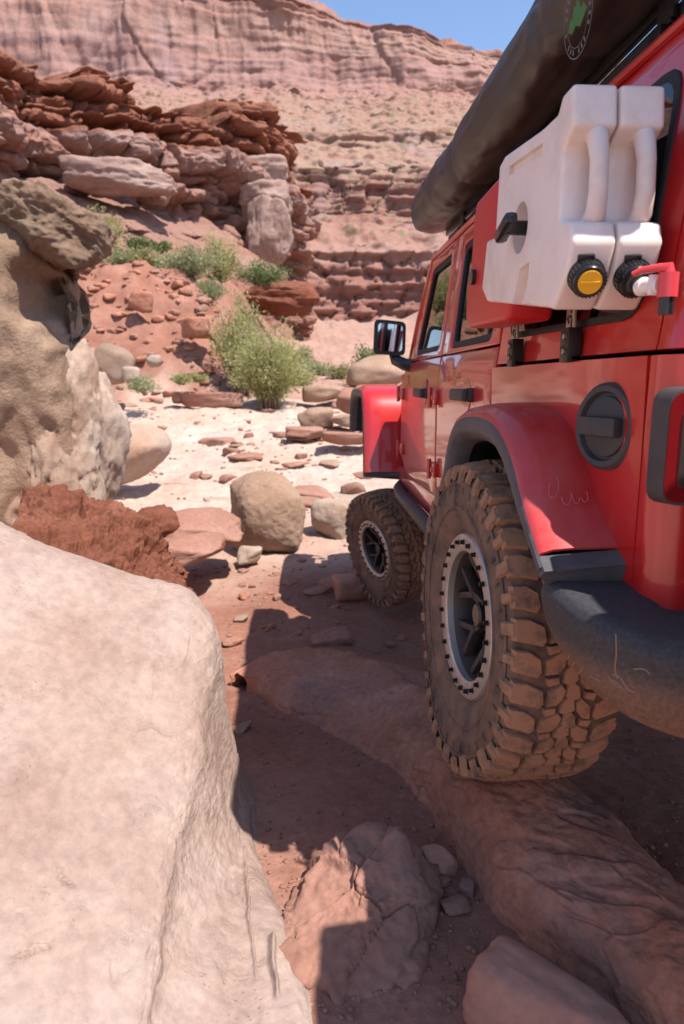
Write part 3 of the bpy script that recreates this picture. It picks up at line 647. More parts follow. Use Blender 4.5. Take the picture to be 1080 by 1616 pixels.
pillar_piece('overhanging_top', 92, 372, 5.2, (.62, 1.0, .46), 41, 'grey', 10, planes=14, k=12, rough=.14, fine=.035, ry=12)
pillar_piece('pale_foot', 98, 695, 5.3, (.66, .8, 1.32), 49, 'cream', 0, planes=14, k=11, rough=.15, fine=.04, cracks=.05)
pillar_piece('side_buttress', 152, 690, 5.7, (.40, .6, 1.1), 53, 'cream', 0, planes=14, k=12, rough=.18, fine=.06, level=5)

# --- rocks in the wash
boulder(432, 866, 6.1, (.68, .58, .66), 71, 'tan', 'round tan boulder standing alone in the sunny wash', 6, rz=20, planes=9, k=9, rough=.05, fine=.016, sink=.05, normals=[(.8, -.1, .6), (-.3, -.8, .4)], dists=[.8, .78])
boulder(205, 764, 8.2, (.98, .9, .72), 73, 'cream', 'rounded tan boulder with undercut base right of the pillar', 5, rz=0, ry=-8, planes=8, k=7, rough=.05, fine=.012, sink=.03, normals=[(.7, -.4, -.7)], dists=[.55])
boulder(181, 602, 14.5, (.92, .8, .86), 75, 'greyface', 'pale rounded boulder at the foot of the dirt bank', 4, planes=8, k=8, rough=.05, fine=.01, sink=.08)
def crumb():
    p = [at(40, 800, Y=3.4), at(100, 795, Y=3.45), at(170, 822, Y=3.45), at(215, 850, Y=3.4), at(252, 900, Y=3.3)]
    q = [at(20, 850, Y=2.9), at(100, 885, Y=2.8), at(160, 915, Y=2.75), at(210, 945, Y=2.75), at(250, 940, Y=2.9)]
    secs = []
    for a, b in zip(p, q):
        a = np.array(a); b = np.array(b); m_ = (a+b)/2
        secs.append([a+[0, .35, -.5], a+[0, .12, -.12], a, (a*2+b)/3+[0, 0, .01], (a+2*b)/3+[0, -.0, -.015], b+[0, 0, -.02], b+[.02, -.08, -.15], b+[.02, -.1, -.5]])
    secs.append([s_+np.array([.03, 0, -.05]) for s_ in np.array(secs[-1])]); secs.append([s_*.0+np.array(secs[-1]).mean(0)+(s_-np.array(secs[-1]).mean(0))*.3 for s_ in np.array(secs[-1])])
    V, F = loft(secs, 200, 260); N = vnormals(V, F)
    f1, f2, cid = worley(V*np.array([9, 9, 16])); 
    d = .035*ridged(V*np.array([3, 3, 8]), 4)+.022*ridged(V*np.array([8, 8, 20])+4, 4)+.05*((cid % 5)/5.)-.06*sstep(.2, .5, fbm(V*5+3, 2))
    V = V+N*d[:, None]
    rock('crumbly_ledge', V, F, 'redcrumb', 'dark red crumbly ledge along the top edge of the pale boulder', 'rock')
crumb()
boulder(285, 862, 5.4, (.98, .55, .30), 81, 'lit', 'broad flat orange slab left of the round tan boulder', 5, rz=8, planes=8, k=22, rough=.05, fine=.02, strata=.03, sink=.1)
boulder(298, 888, 5.0, (.50, .36, .17), 83, 'lit', 'thick pale orange slab leaning under the broad flat slab', 5, rz=-6, ry=-6, planes=8, k=14, rough=.05, fine=.015, sink=.0)
boulder(232, 868, 5.2, (.40, .3, .30), 84, 'redcrumb', 'dark red broken block beside the flat orange slabs', 5, rz=30, planes=10, k=14, rough=.08, fine=.04, sink=.0)
boulder(530, 848, 6.6, (.5, .45, .40), 85, 'cream', 'pale boulder behind the front tyre beside the round boulder', 5, planes=8, k=10, rough=.06, fine=.02)
boulder(395, 885, 5.7, (.20, .2, .13), 86, 'cream', 'small white stone at the foot of the round boulder', 4, planes=8, k=9)
boulder(510, 632, 15.5, (.95, .7, .35), 87, 'tan', 'low rounded tan boulder right of the green shrub', 4, planes=6, k=8, rough=.05)
boulder(560, 650, 13., (.75, .6, .5), 88, 'lit', 'blocky orange boulder above the front fender', 4, planes=9, k=18)
boulder(495, 672, 12.2, (.62, .5, .34), 89, 'tan', 'pointed tan rock in the middle of the wash', 4, planes=9, k=14)
boulder(480, 690, 11.6, (.6, .5, .2), 90, 'lit', 'flat orange rock below the pointed tan rock', 4, planes=8, k=18)
boulder(545, 700, 11.0, (.75, .5, .2), 91, 'lit', 'flat orange slab beside the front fender', 4, planes=8, k=18)
boulder(552, 672, 12., (.7, .6, .22), 92, 'tan', 'flat pale slab under the blocky orange boulder', 4, planes=8, k=18)
boulder(335, 640, 15., (1.3, .5, .30), 93, 'lit', 'long low red ledge left of the green shrub foot', 4, planes=8, k=18)
boulder(290, 635, 15.1, (.5, .4, .26), 94, 'lit', 'small red block at the left end of the low ledge', 4, planes=8, k=16)
boulder(148, 640, 9.5, (.3, .3, .5), 95, 'smooth', 'narrow upright red stone behind the pillar', 4, planes=8, k=10)
boulder(207, 600, 14., (.35, .3, .32), 96, 'cream', 'small white stone beside the pale rounded boulder', 3, planes=8, k=10)
boulder(243, 578, 15.6, (.3, .3, .26), 97, 'cream', 'small white stone up on the dirt bank', 3, planes=8, k=10)
boulder(310, 530, 17.4, (.7, .6, .5), 98, 'slab', 'big red block stuck in the dirt bank', 4, planes=9, k=14)
boulder(225, 490, 18.2, (.6, .5, .45), 99, 'slab', 'red block near the top of the dirt bank', 4, planes=9, k=14)
boulder(598, 604, 18., (1.6, 1.2, .8), 100, 'tan', 'tan boulder below the wing mirror', 4, planes=8, k=10)
boulder(428, 428, 36.6, (2.2, 2.2, 3.4), 101, 'mauve', 'tall pale block leaning at the nose of the outcrop', 5, planes=12, k=12, rough=.12, fine=.04, strata=.04, sink=.05)
boulder(420, 350, 37.6, (2.6, 2.4, 1.8), 102, 'mauve', 'pale rounded block stacked on the nose of the outcrop', 5, planes=12, k=12, rough=.12, fine=.04, strata=.04)
boulder(402, 304, 38.2, (3.3, 2.6, 2.0), 103, 'mauve', 'pale block just under the dark red cap of the nose', 5, planes=12, k=12, rough=.12, fine=.04, strata=.04)
boulder(440, 494, 30., (3.2, 2.4, 1.3), 104, 'redcrumb', 'dark red broken ledge below the nose of the outcrop', 5, planes=10, k=20, strata=.08, rough=.1, fine=.05)
boulder(190, 308, 29.6, (4.0, 2.0, 1.3), 105, 'mauve', 'flat pale block lying on the sloping slab of the outcrop', 5, planes=12, k=12, rough=.12, fine=.04, strata=.04)
boulder(246, 318, 31, (1.6, 1.5, 1.3), 106, 'mauve', 'rounded pale block halfway along the outcrop ledge', 5, planes=12, k=12, rough=.12, fine=.04, strata=.04)

# --- loose stones that nothing tells apart, and the gravel between them
rs = np.random.RandomState(11); protos = []
for i in range(7):
    V, F = rock_verts(3, (1, .8, .5), 200+i, planes=9, k=18, rough=.07, fine=.03); protos.append([make_mesh('stone', V-[0, 0, V[:, 2].min()], F, M[k]) for k in ('gravel', 'lit', 'slab')])
def scatter(n, fn, smin, smax, mk, label, group, sink=.12):
    c = 0
    while c < n:
        x, y = fn()
        if abs(x-.57) < .25 and (abs(y-4.75) < .35): continue
        s = rs.uniform(smin, smax)*(.7+.3*rs.rand()); o = link('stone', protos[rs.randint(7)][mk[rs.randint(len(mk))]], None, (x, y, gz(x, y)-sink*s), (rs.uniform(-.2, .2), rs.uniform(-.2, .2), rs.uniform(0, 6.28)))
        o.scale = (s, s, s*rs.uniform(.6, 1.2)); tag(o, label, 'stone', group); c += 1
def zone(x0, x1, y0, y1, Zr=-.2):
    def f():
        while True:
            p = at_ground(rs.uniform(x0, x1), rs.uniform(y0, y1))
            return p[0], p[1]
    return f
scatter(34, zone(345, 640, 930, 1060), .03, .09, (0, 2), 'small loose red stone on the shaded dirt in front of the rear tyre', 'loose stones in the vehicle shadow')
scatter(14, zone(345, 470, 1080, 1260), .012, .03, (0, 2), 'tiny loose chip on the shaded dirt right of the pale boulder', 'loose chips between pale boulder and slanting rock')
scatter(26, zone(270, 560, 820, 930), .04, .13, (0, 1), 'small loose stone on sunny ground around the flat orange slabs', 'loose stones in the sunny foreground')
def far_zone():
    y = rs.uniform(7.5, 15.5); x = y*(rs.uniform(190, 600)-480)/1077.; return x, y
scatter(46, far_zone, .07, .30, (0, 1), 'loose stone scattered over the sunny bedrock of the wash', 'loose stones on the wash bed')
for i in range(6):
    V, F = rock_verts(3, (1, .75, .22), 300+i, planes=9, k=26, rough=.05, fine=.03); protos.append([make_mesh('slab', V-[0, 0, V[:, 2].min()], F, M[k]) for k in ('cream', 'lit', 'tan')])
c_ = 0
while c_ < 24:
    y = rs.uniform(7.0, 15.5); x = y*(rs.uniform(180, 610)-480)/1077.
    s_ = rs.uniform(.25, .75)*(.6+y/22.); o = link('flat_stone', protos[7+rs.randint(6)][rs.randint(3)], None, (x, y, gz(x, y)-.09*s_), (rs.uniform(-.06, .06), rs.uniform(-.06, .06), rs.uniform(0, 6.28))); o.scale = (s_, s_, s_*rs.uniform(.5, 1))
    tag(o, 'thin flat slab of pinkish rock lying on the sunny wash bed', 'slab', 'flat slabs on the wash bed'); c_ += 1
def bank_zone():
    y = rs.uniform(16.3, 20.5); x = y*(rs.uniform(120, 350)-480)/1077.; return x, y
scatter(230, bank_zone, .08, .45, (2, 2, 0), 'red stone sticking out of the dirt bank', 'stones in the dirt bank', .3)
def gravel():
    D, F = ico(1); Vs = []; Fs = []; b = 0
    N = 5200; r2 = np.random.RandomState(2)
    for i in range(N):
        if i < 3600: 
            q = (r2.uniform(300, 1080), r2.uniform(900, 1616)); zq = -.1
            for _ in range(3): p = at(*q, Z=zq); zq = float(np.interp(p[1], [1.2, 1.9, 2.6, 3.3, 4.0], [.07, .045, -.06, -.16, -.24]))
            x, y = p[0], p[1]
        elif i < 4500: y = r2.uniform(3.5, 7.5); x = r2.uniform(-2.2, 1.8)
        else: y = r2.uniform(7, 15); x = y*(r2.uniform(180, 620)-480)/1077.
        s = (.002+.010*r2.rand()**4)*max(1, y/2.6)
        V = D*np.array([1, .8, .6])*(1+.25*r2.normal(size=(len(D), 1)))*s
        a = r2.uniform(0, 6.28); V = V@rotm(0, 0, math.degrees(a)).T
        Vs.append(V+np.array([x, y, 0])); Fs.append(F+b); b += len(D)
    V = np.vstack(Vs); cen = np.array([v[:, :2].mean(0) for v in Vs]); z = ground_z(cen[:, :1], cen[:, 1:2]).ravel()
    V[:, 2] += np.repeat(z, len(D))+.001
    tag(link('gravel', make_mesh('gravel', V, np.vstack(Fs), M['gravel'])), 'fine red gravel strewn over the dirt and wash', 'gravel', kind='stuff')
gravel()

# ================================================================== shrubs
def shrub_mesh(seed, h, wd, nb, nl, leaf, droop=.3, thin=.2, up=.9):
    r = np.random.RandomState(seed); V = []; F = []; stems = MB()
    for i in range(nb):
        a = r.uniform(0, 6.28); sp = r.uniform(.05, 1)**.5; H = h*r.uniform(.55, 1)*(1-.35*sp); W = wd*.5*sp
        p0 = np.array([r.normal()*.06*wd, r.normal()*.06*wd, 0]); pts = []
        for t in np.linspace(0, 1, 7):
            pts.append(p0+np.array([math.cos(a)*W*t**1.2, math.sin(a)*W*t**1.2, H*(t**up)-droop*W*t**3*.5])+r.normal(size=3)*.02*h*t)
        pts = np.array(pts)
        if i % 3 == 0: stems.tube(pts, list(np.linspace(.012*h, .003*h, 7)), 5)
        for k in range(nl):
            t = .12+.88*r.rand()**.8; q = t*6; j = min(int(q), 5); p = pts[j]*(1-q+j)+pts[j+1]*(q-j)
            p = p+r.normal(size=3)*.05*wd*(.5+t)*np.array([1, 1, .8])
            d = (pts[j+1]-pts[j]); d = d/np.linalg.norm(d)+r.normal(size=3)*.55; d /= np.linalg.norm(d)
            s = np.cross(d, r.normal(size=3)); s /= np.linalg.norm(s); L = leaf*r.uniform(.6, 1.4); b = len(V)
            V += [p, p+d*L*.5+s*L*thin, p+d*L, p+d*L*.5-s*L*thin]; F.append((b, b+1, b+2, b+3))
    return np.array(V), np.array(F), stems
def shrub(px, Y, args, mat, label, group=None, name='shrub', cat='shrub', dz=0., py=None):
    x = at(px, 600, Y=Y)[0]; z = gz(x, Y) if py is None else at(px, py, Y=Y)[2]
    V, F, st = shrub_mesh(*args[0], **args[1]) if isinstance(args, tuple) else args
    e = empty(name, (x, Y, z-.03+dz)); tag(e, label, cat, group)
    link('foliage', make_mesh('foliage', V, F, M[mat], smooth=False), e)
    s = MB(); s.V, s.F, s.M = st.V, st.F, st.M
    link('stem', make_mesh('stem', np.array(s.V), s.F, M['bark']), e)
    return e
shrub(426, 15.2, ((1, 2.5, 1.7, 110, 170, .075), dict(droop=.8, thin=.13, up=.85)), 'leaf', 'large feathery green shrub standing at the right end of the dirt bank')
shrub(378, 17.0, ((2, 2.9, 1.35, 70, 150, .08), dict(thin=.17)), 'leaf', 'feathery green shrub on the bank behind the large shrub')
shrub(352, 24., ((3, 1.9, 1.7, 45, 80, .10), {}), 'leaf', 'yellow-green bush under the outcrop slab', py=452)
shrub(415, 26., ((4, 1.1, 1.9, 40, 70, .10), {}), 'leaf_dark', 'low dark green bush under the nose of the outcrop', py=452)
shrub(160, 23., ((5, 1.9, 1.8, 60, 110, .09), dict(up=.8)), 'leaf', 'upright green bush on the outcrop slope beside the pillar', py=412)
shrub(230, 25., ((6, .75, 1.0, 35, 60, .09), {}), 'leaf_dark', 'small green bush below the middle of the outcrop', py=402)
shrub(262, 25.5, ((7, .65, .8, 30, 60, .09), {}), 'leaf_dark', 'small green bush right of its twin below the outcrop', py=400)
shrub(205, 21., ((8, .8, 1.3, 50, 80, .07), {}), 'leaf_grey', 'grey sage bush at the left of the bank top')
shrub(262, 21.5, ((9, .85, 1.9, 60, 90, .07), {}), 'leaf_grey', 'wide grey-green sage on the middle of the bank top')
shrub(305, 20.5, ((10, 1.0, 1.6, 60, 90, .07), {}), 'leaf_grey', 'grey sage spilling over the right of the bank top')
shrub(312, 21.4, ((11, .5, .7, 30, 50, .07), {}), 'grass', 'pale dry tuft behind the sage on the bank')
shrub(225, 13.6, ((12, .42, .75, 34, 60, .05), {}), 'leaf_grey', 'small bright sage beside the pale rounded boulder', py=618)
shrub(285, 14.6, ((13, .3, .45, 30, 50, .05), {}), 'leaf', 'little green tuft above the low red ledge', py=606)
shrub(312, 14.8, ((14, .25, .4, 26, 50, .05), {}), 'leaf', 'tiny green tuft left of the large feathery shrub', py=602)
shrub(446, 21., ((15, 1.1, 1.3, 36, 70, .08), {}), 'leaf_grey', 'sage bush to the right behind the large feathery shrub')
shrub(485, 24., ((16, .7, 1.0, 30, 60, .09), {}), 'leaf_grey', 'small sage bush on the open slope right of the shrub')
shrub(538, 21., ((17, .55, .8, 34, 60, .08), {}), 'grass', 'dry grass clump left of the wing mirror bush')
shrub(586, 19.5, ((18, 1.5, 1.25, 60, 90, .085), {}), 'leaf_dark', 'rounded dark green bush behind the wing mirror')
shrub(560, 19., ((19, .4, .6, 24, 50, .07), {}), 'grass', 'dry tuft at the foot of the wing mirror bush')

shrub(236, 20.8, ((20, .7, 1.2, 46, 80, .07), {}), 'grass', 'dry yellow grass between the sage bushes on the bank top')
shrub(335, 20.2, ((21, .9, 1.1, 46, 80, .07), {}), 'leaf_grey', 'sage bush behind the upper end of the large shrub')
shrub(468, 19.5, ((22, .7, 1.0, 40, 70, .07), {}), 'grass', 'dry grass right of the large shrub foot')
shrub(505, 23., ((23, .6, 1.1, 40, 70, .08), {}), 'leaf_grey', 'low sage halfway between shrub and wing mirror')
shrub(470, 27., ((24, .9, 1.4, 40, 70, .10), {}), 'leaf_grey', 'distant sage below the dark red broken ledge')

# ================================================================== red off-road vehicle
CX = 1.34
car = CAR = empty('off_road_vehicle', (CX, 1.74, -.2))
tag(car, 'dusty red four-door off-road vehicle climbing over the rocks', 'vehicle')
def bx(Y, Z):
    Y = np.asarray(Y, float); Z = np.asarray(Z, float)
    x = np.where(Z <= 1.40, .55+.03*np.clip((1.12-Z)/.35, 0, 1)**2+.006*np.cos((Z-1.15)*5), .5655+(Z-1.40)*.125)
    return x+.22*np.maximum(1.34-Y, 0)**2-.004*np.sin((Y-2.0)*1.2)
def mirror_obj(o, name=None):
    me = o.data.copy(); n = len(me.vertices); a = np.empty(n*3); me.vertices.foreach_get('co', a); a = a.reshape(-1, 3)
    a[:, 0] = -a[:, 0]; me.vertices.foreach_set('co', a.ravel()); me.flip_normals(); me.update()
    return link(name or o.name.split('.')[0], me, o.parent, (-o.location.x, o.location.y, o.location.z))
def fill2d(poly, holes=()):
    bm = bmesh.new()
    for lp in [poly]+list(holes):
        vs = [bm.verts.new((0, p[0], p[1])) for p in lp]
        for i in range(len(vs)): bm.edges.new((vs[i], vs[(i+1) % len(vs)]))
    bmesh.ops.triangle_fill(bm, use_beauty=True, edges=bm.edges[:], normal=(-1, 0, 0))
    bm.verts.index_update()
    V = [v.co[:] for v in bm.verts]; F = [[v.index for v in f.verts] for f in bm.faces]; bm.free(); return V, F
def panel(name, poly, mat, parent=car, off=0., thick=.02, bev=.004, holes=(), step=.09, xf=bx):
    V, F = fill2d(poly, holes); bm = bmesh.new()
    a = [bm.verts.new((0, v[1], v[2])) for v in V]; b = [bm.verts.new((thick, v[1], v[2])) for v in V]
    for f in F: bm.faces.new([a[i] for i in f]); bm.faces.new([b[i] for i in f][::-1])
    base = 0
    for lp in [poly]+list(holes):
        k = len(lp)
        for i in range(k):
            j = (i+1) % k; bm.faces.new((a[base+i], a[base+j], b[base+j], b[base+i]))
        base += k
    bmesh.ops.recalc_face_normals(bm, faces=bm.faces[:])
    if bev:
        E_ = [e for e in bm.edges if all(abs(v.co.x) < 1e-6 for v in e.verts) and len(e.link_faces) == 2 and e.calc_face_angle(0) > .8]
        bmesh.ops.bevel(bm, geom=E_, offset=bev, segments=2, profile=.5, affect='EDGES')
    ys = [p[0] for p in poly]; zs = [p[1] for p in poly]
    for lo, hi, ax in ((min(ys), max(ys), 1), (min(zs), max(zs), 2)):
        for c in np.arange(lo+step, hi-step*.3, step):
            n = [0, 0, 0]; n[ax] = 1; co = [0, 0, 0]; co[ax] = c
            bmesh.ops.bisect_plane(bm, geom=bm.verts[:]+bm.edges[:]+bm.faces[:], plane_co=co, plane_no=n)
    W = np.array([v.co[:] for v in bm.verts]); F2 = [[v.index for v in f.verts] for f in bm.faces]; bm.free()
    W[:, 0] += xf(W[:, 1], W[:, 2])-off
    return put(name, W, F2, mat, parent, True, 40)
def sheet(name, G, mat, parent=car, thick=.015, inward=None, sharp=40):
    """G: (nv, nu, 3) grid -> closed thin solid"""
    nv, nu = G.shape[:2]; V = G.reshape(-1, 3); F = grid_faces(nu, nv); N = vnormals(V, F)
    if inward is not None and ((N*(np.array(inward)-V)).sum(1)).mean() > 0: N = -N; F = F[:, ::-1]
    B = V-N*thick; n = len(V); Fs = [tuple(f) for f in F]+[tuple(f[::-1]+n) for f in F]
    rim = [(0, i) for i in range(nu)]+[(j, nu-1) for j in range(1, nv)]+[(nv-1, i) for i in range(nu-2, -1, -1)]+[(j, 0) for j in range(nv-2, 0, -1)]
    idx = [j*nu+i for j, i in rim]
    for k in range(len(idx)):
        a, b = idx[k], idx[(k+1) % len(idx)]; Fs.append((a, b, b+n, a+n))
    o = put(name, np.vstack([V, B]), Fs, mat, parent, True, None)
    bm = bmesh.new(); bm.from_mesh(o.data); bmesh.ops.recalc_face_normals(bm, faces=bm.faces[:]); bm.to_mesh(o.data); bm.free()
    o.data.set_sharp_from_angle(angle=R_(sharp)); return o
PA, PD = M['paint'], M['paint_dusty']
# --- doors
FD = round_poly([(2.877, .862), (2.877, 1.458), (3.80, 1.458), (3.90, 1.40), (3.93, 1.0), (3.84, .862)], [.07, .012, .02, .04, .06, .06])
fd = panel('front_door', FD, PA, bev=.006)
RD = round_poly([(2.853, .815), (2.853, 1.458), (2.037, 1.458), (2.037, 1.27), (2.10, 1.03), (2.24, .815)], [.08, .012, .012, .05, .1, .06])
rd = panel('rear_door', RD, PA, bev=.006)
FU = [(2.877, 1.464), (2.877, 1.928), (3.43, 1.928), (3.715, 1.464)]
FH = round_poly([(2.955, 1.488), (2.955, 1.884), (3.385, 1.884), (3.56, 1.490)], .04)
fu = panel('front_door_frame', FU, PA, fd, holes=[FH], bev=.004, thick=.03)
RU = [(2.853, 1.464), (2.853, 1.928), (2.037, 1.928), (2.037, 1.464)]
RH = round_poly([(2.705, 1.482), (2.735, 1.872), (2.10, 1.880), (2.13, 1.480)], .04)
ru = panel('rear_door_frame', RU, PA, rd, holes=[RH], bev=.004, thick=.03)
def inset(poly, d):
    c = np.mean(poly, 0); P = np.array(poly); v = c-P; L = np.abs(v).max(0); return [tuple(p+(c-p)*d/np.maximum(L, .05)) for p in P]
for par, H_ in ((fd, FH), (rd, RH)):
    panel('window_seal', inset(H_, .002), M['dark'], par, holes=[inset(H_, .024)], off=-.006, thick=.02, bev=0)
    panel('window_glass', inset(H_, .02), M['glass'], par, off=-.016, thick=.005, bev=0)
panel('window_divider', [(2.225, 1.482), (2.225, 1.876), (2.205, 1.876), (2.205, 1.482)], M['dark'], rd, off=-.010, thick=.012, bev=0)
for par, Y, Z in ((rd, 2.336, 1.312), (fd, 3.148, 1.307)):
    x = float(bx(Y, Z)); h = MB(); h.box((x-.028, Y, Z), (.024, .205, .040), .010); h.box((x-.006, Y-.075, Z), (.03, .05, .046), .008); h.box((x-.006, Y+.08, Z), (.03, .035, .034), .006)
    h.put('door_handle', M['black'], par)
    c = MB(); c.lathe([(-.002, .062), (.003, .058), (.0035, .0)], (x+.001, Y-.005, Z), (-1, 0, 0), 28); c.put('handle_recess', PA, par)
for par, Y in ((rd, 2.885), (fd, 3.86)):
    for Z in (1.292, .991):
        x = float(bx(Y, Z)); h = MB(); h.box((x-.008, Y-.035, Z), (.022, .07, .062), .007); h.box((x-.012, Y+.025, Z), (.024, .05, .045), .007)
        h.tube([(x-.024, Y, Z-.042), (x-.024, Y, Z+.042)], .010, 10); h.box((x-.018, Y-.04, Z), (.012, .022, .022), .003)
        h.put('door_hinge', PA, par)
# --- rear quarter, corner and tailgate
LIP = [(2.15, .78), (2.075, .92), (2.00, 1.09), (1.945, 1.17), (1.87, 1.212), (1.70, 1.230), (1.55, 1.225), (1.45, 1.197), (1.375, 1.150), (1.318, 1.105), (1.25, 1.06), (1.172, 1.012)]
lip = np.array(LIP)[::-1]
ys = np.r_[np.linspace(2.022, 1.30, 26), np.linspace(1.28, 1.125, 8)]
zb_ = np.interp(ys, lip[:, 0], lip[:, 1]+.03, left=.93); zb_[ys < 1.2] = np.interp(ys[ys < 1.2], [1.12, 1.2], [.94, 1.06])
t = np.linspace(0, 1, 14)[:, None]; Zg = zb_[None]*(1-t)+1.395*t; Yg = np.broadcast_to(ys, Zg.shape)
qp = sheet('quarter_panel', np.stack([bx(Yg, Zg), Yg, Zg], -1), PA, inward=(CX, 2, 1.1))
def corner_path(y0, r=.05, x0=None):
    x0 = float(bx(1.12, 1.2)) if x0 is None else x0
    P = [(x0, y0)]
    for a in np.linspace(0, 90, 9): P.append((x0+r-r*math.cos(R_(a)), 1.105-r*math.sin(R_(a))))
    P += [(x, 1.055) for x in np.linspace(x0+r+.05, CX, 7)]; return np.array(P)
cp = corner_path(1.1215); Zr = np.linspace(.935, 1.395, 14)
tk = .03*np.clip((1.12-Zr)/.35, 0, 1)**2
cc = sheet('rear_corner', np.stack([cp[None, :, 0]+tk[:, None]*0, np.broadcast_to(cp[:, 1], (14, len(cp))), np.broadcast_to(Zr[:, None], (14, len(cp)))], -1), PA, inward=(CX, 2, 1.1))
# --- hardtop
SEC = [(0, 1.405), (.002, 1.415), (.029, 1.63), (.0625, 1.90), (.070, 1.935), (.086, 1.958), (.12, 1.972), (.2, 1.980)]
def hard(path, inw, sec, name, mat=PA):
    G = np.array([[(p[0]+n[0]*i, p[1]+n[1]*i, z) for p, n in zip(path, inw)] for i, z in sec]); return sheet(name, G, mat, inward=(CX, 2, 1.6), thick=.012)
p1 = [(float(bx(y, 1.40))+.015, y) for y in np.linspace(2.022, 1.128, 12)]; ht = hard(p1, [(1, 0)]*12, SEC, 'hardtop_side')
cp2 = corner_path(1.1235, .06, float(bx(1.12, 1.4))+.015); nn = [(1, 0)]+[(math.cos(R_(a)), math.sin(R_(a))) for a in np.linspace(0, 90, 9)]+[(0, 1)]*7
hc = hard(cp2, nn, SEC, 'hardtop_corner')
p3 = [(float(bx(y, 1.40))+.015, y) for y in np.linspace(3.43, 2.032, 10)]; hr = hard(p3, [(1, 0)]*10, SEC[3:], 'roof_rail')
xq = lambda Y, Z: bx(Y, Z)
QG = round_poly([(1.93, 1.478), (1.97, 1.86), (1.21, 1.87), (1.19, 1.466)], [.05, .06, .06, .07])
panel('quarter_window_seal', inset(QG, -.006), M['dark'], ht, holes=[inset(QG, .010)], off=.003, thick=.006, bev=.002)
panel('quarter_window', QG, M['glass_dark'], ht, off=.002, thick=.003, bev=0)
panel('quarter_window_liner', QG, M['dark'], ht, off=.0, thick=.0015, bev=0) if 0 else None
gut = MB(); gut.tube([(float(bx(y, 1.93))+.0, y, 1.945) for y in np.linspace(3.42, 1.15, 8)], .010, 8); gut.put('roof_gutter', PA)
rf = MB(); rf.box((CX, 2.26, 1.972), (1.26, 2.38, .045), .018); rf.put('roof', PA)
# --- front: windscreen frame, cowl, bonnet, wings
ws = MB()
for s in (1, -1):
    f = lambda x: CX+(x-CX)*s
    ws.tube([(f(.60), 3.86, 1.40), (f(.625), 3.66, 1.68), (f(.66), 3.45, 1.95)], .035, 10)
ws.tube([(.66, 3.45, 1.95), (2.02, 3.45, 1.95)], .035, 10); ws.put('windscreen_frame', PA)
wg = MB(); wg.add([(.62, 3.84, 1.42), (2.06, 3.84, 1.42), (2.02, 3.46, 1.94), (.66, 3.46, 1.94)], [(0, 1, 2, 3)]); wg.put('windscreen', M['glass'])
bn = MB(); bn.prism([(3.88, 1.385), (3.88, 1.15), (5.28, 1.15), (5.32, 1.26), (5.25, 1.325), (4.6, 1.375)], lambda a, b: (.665+.03*(a-3.9), a, b), lambda a, b: (2.015-.03*(a-3.9), a, b)); bn.put('bonnet', PA)
fw = MB(); fw.box((CX, 4.66, .98), (1.24, 1.36, .46), .03); fw.put('engine_bay', M['dark'])
for X_ in (.63, 2.05): cw = MB(); cw.box((X_, 4.02, 1.14), (.11, .16, .46), .02); cw.put('wing', PA)
gr_ = MB(); gr_.box((CX, 5.36, 1.06), (1.15, .06, .46), .02); gr_.put('grille', PA)
fb = MB(); fb.box((CX, 5.52, .80), (1.5, .16, .18), .03); fb.put('front_bumper', M['black'])
# --- underside, sills, interior
sl = MB(); sl.box((.605, 3.18, .80), (.06, 1.95, .12), .02); sl.put('sill', PA)
sd_ = MB(); sd_.tube([(.60, 4.10, .75), (.56, 4.0, .735), (.545, 3.8, .73), (.545, 2.45, .725), (.56, 2.3, .73)], .036, 14); sd_.put('rock_slider', M['black'])
tb = MB(); tb.box((CX, 2.62, 1.07), (1.42, 2.95, .58)); tb.put('cabin_tub', M['dark'])
un_ = MB(); un_.box((.93, 3.2, .69), (.09, 3.8, .13), .01); un_.box((1.75, 3.2, .69), (.09, 3.8, .13), .01); un_.box((CX, 3.0, .66), (.5, 1.2, .16), .03); un_.put('chassis', M['dark'])
for name, y, z0, z1 in (('rear_axle', 1.74, .73, .70), ('front_axle', 4.75, .19, .50)):
    a = MB(); a.tube([(.66, y, z0), (2.02, y, z1)], .042, 14); a.lathe([(-.13, .06), (-.09, .12), (0, .145), (.09, .12), (.13, .06)], (CX+.1, y, (z0+z1)/2), (1, 0, 0), 20); a.put(name, M['bolt'])
for X_ in (.98, 1.70):
    for Y_ in (2.15, 3.25):
        s = MB(); s.box((X_, Y_+.05, 1.42), (.46, .48, .14), .04); s.box((X_, Y_-.19, 1.62), (.44, .13, .50), .05, rotm(-8)); s.box((X_, Y_-.24, 1.88), (.24, .09, .14), .04); s.put('seat', M['seat'])
db = MB(); db.box((CX, 3.72, 1.40), (1.36, .26, .14), .04); db.put('dashboard', M['dark'])
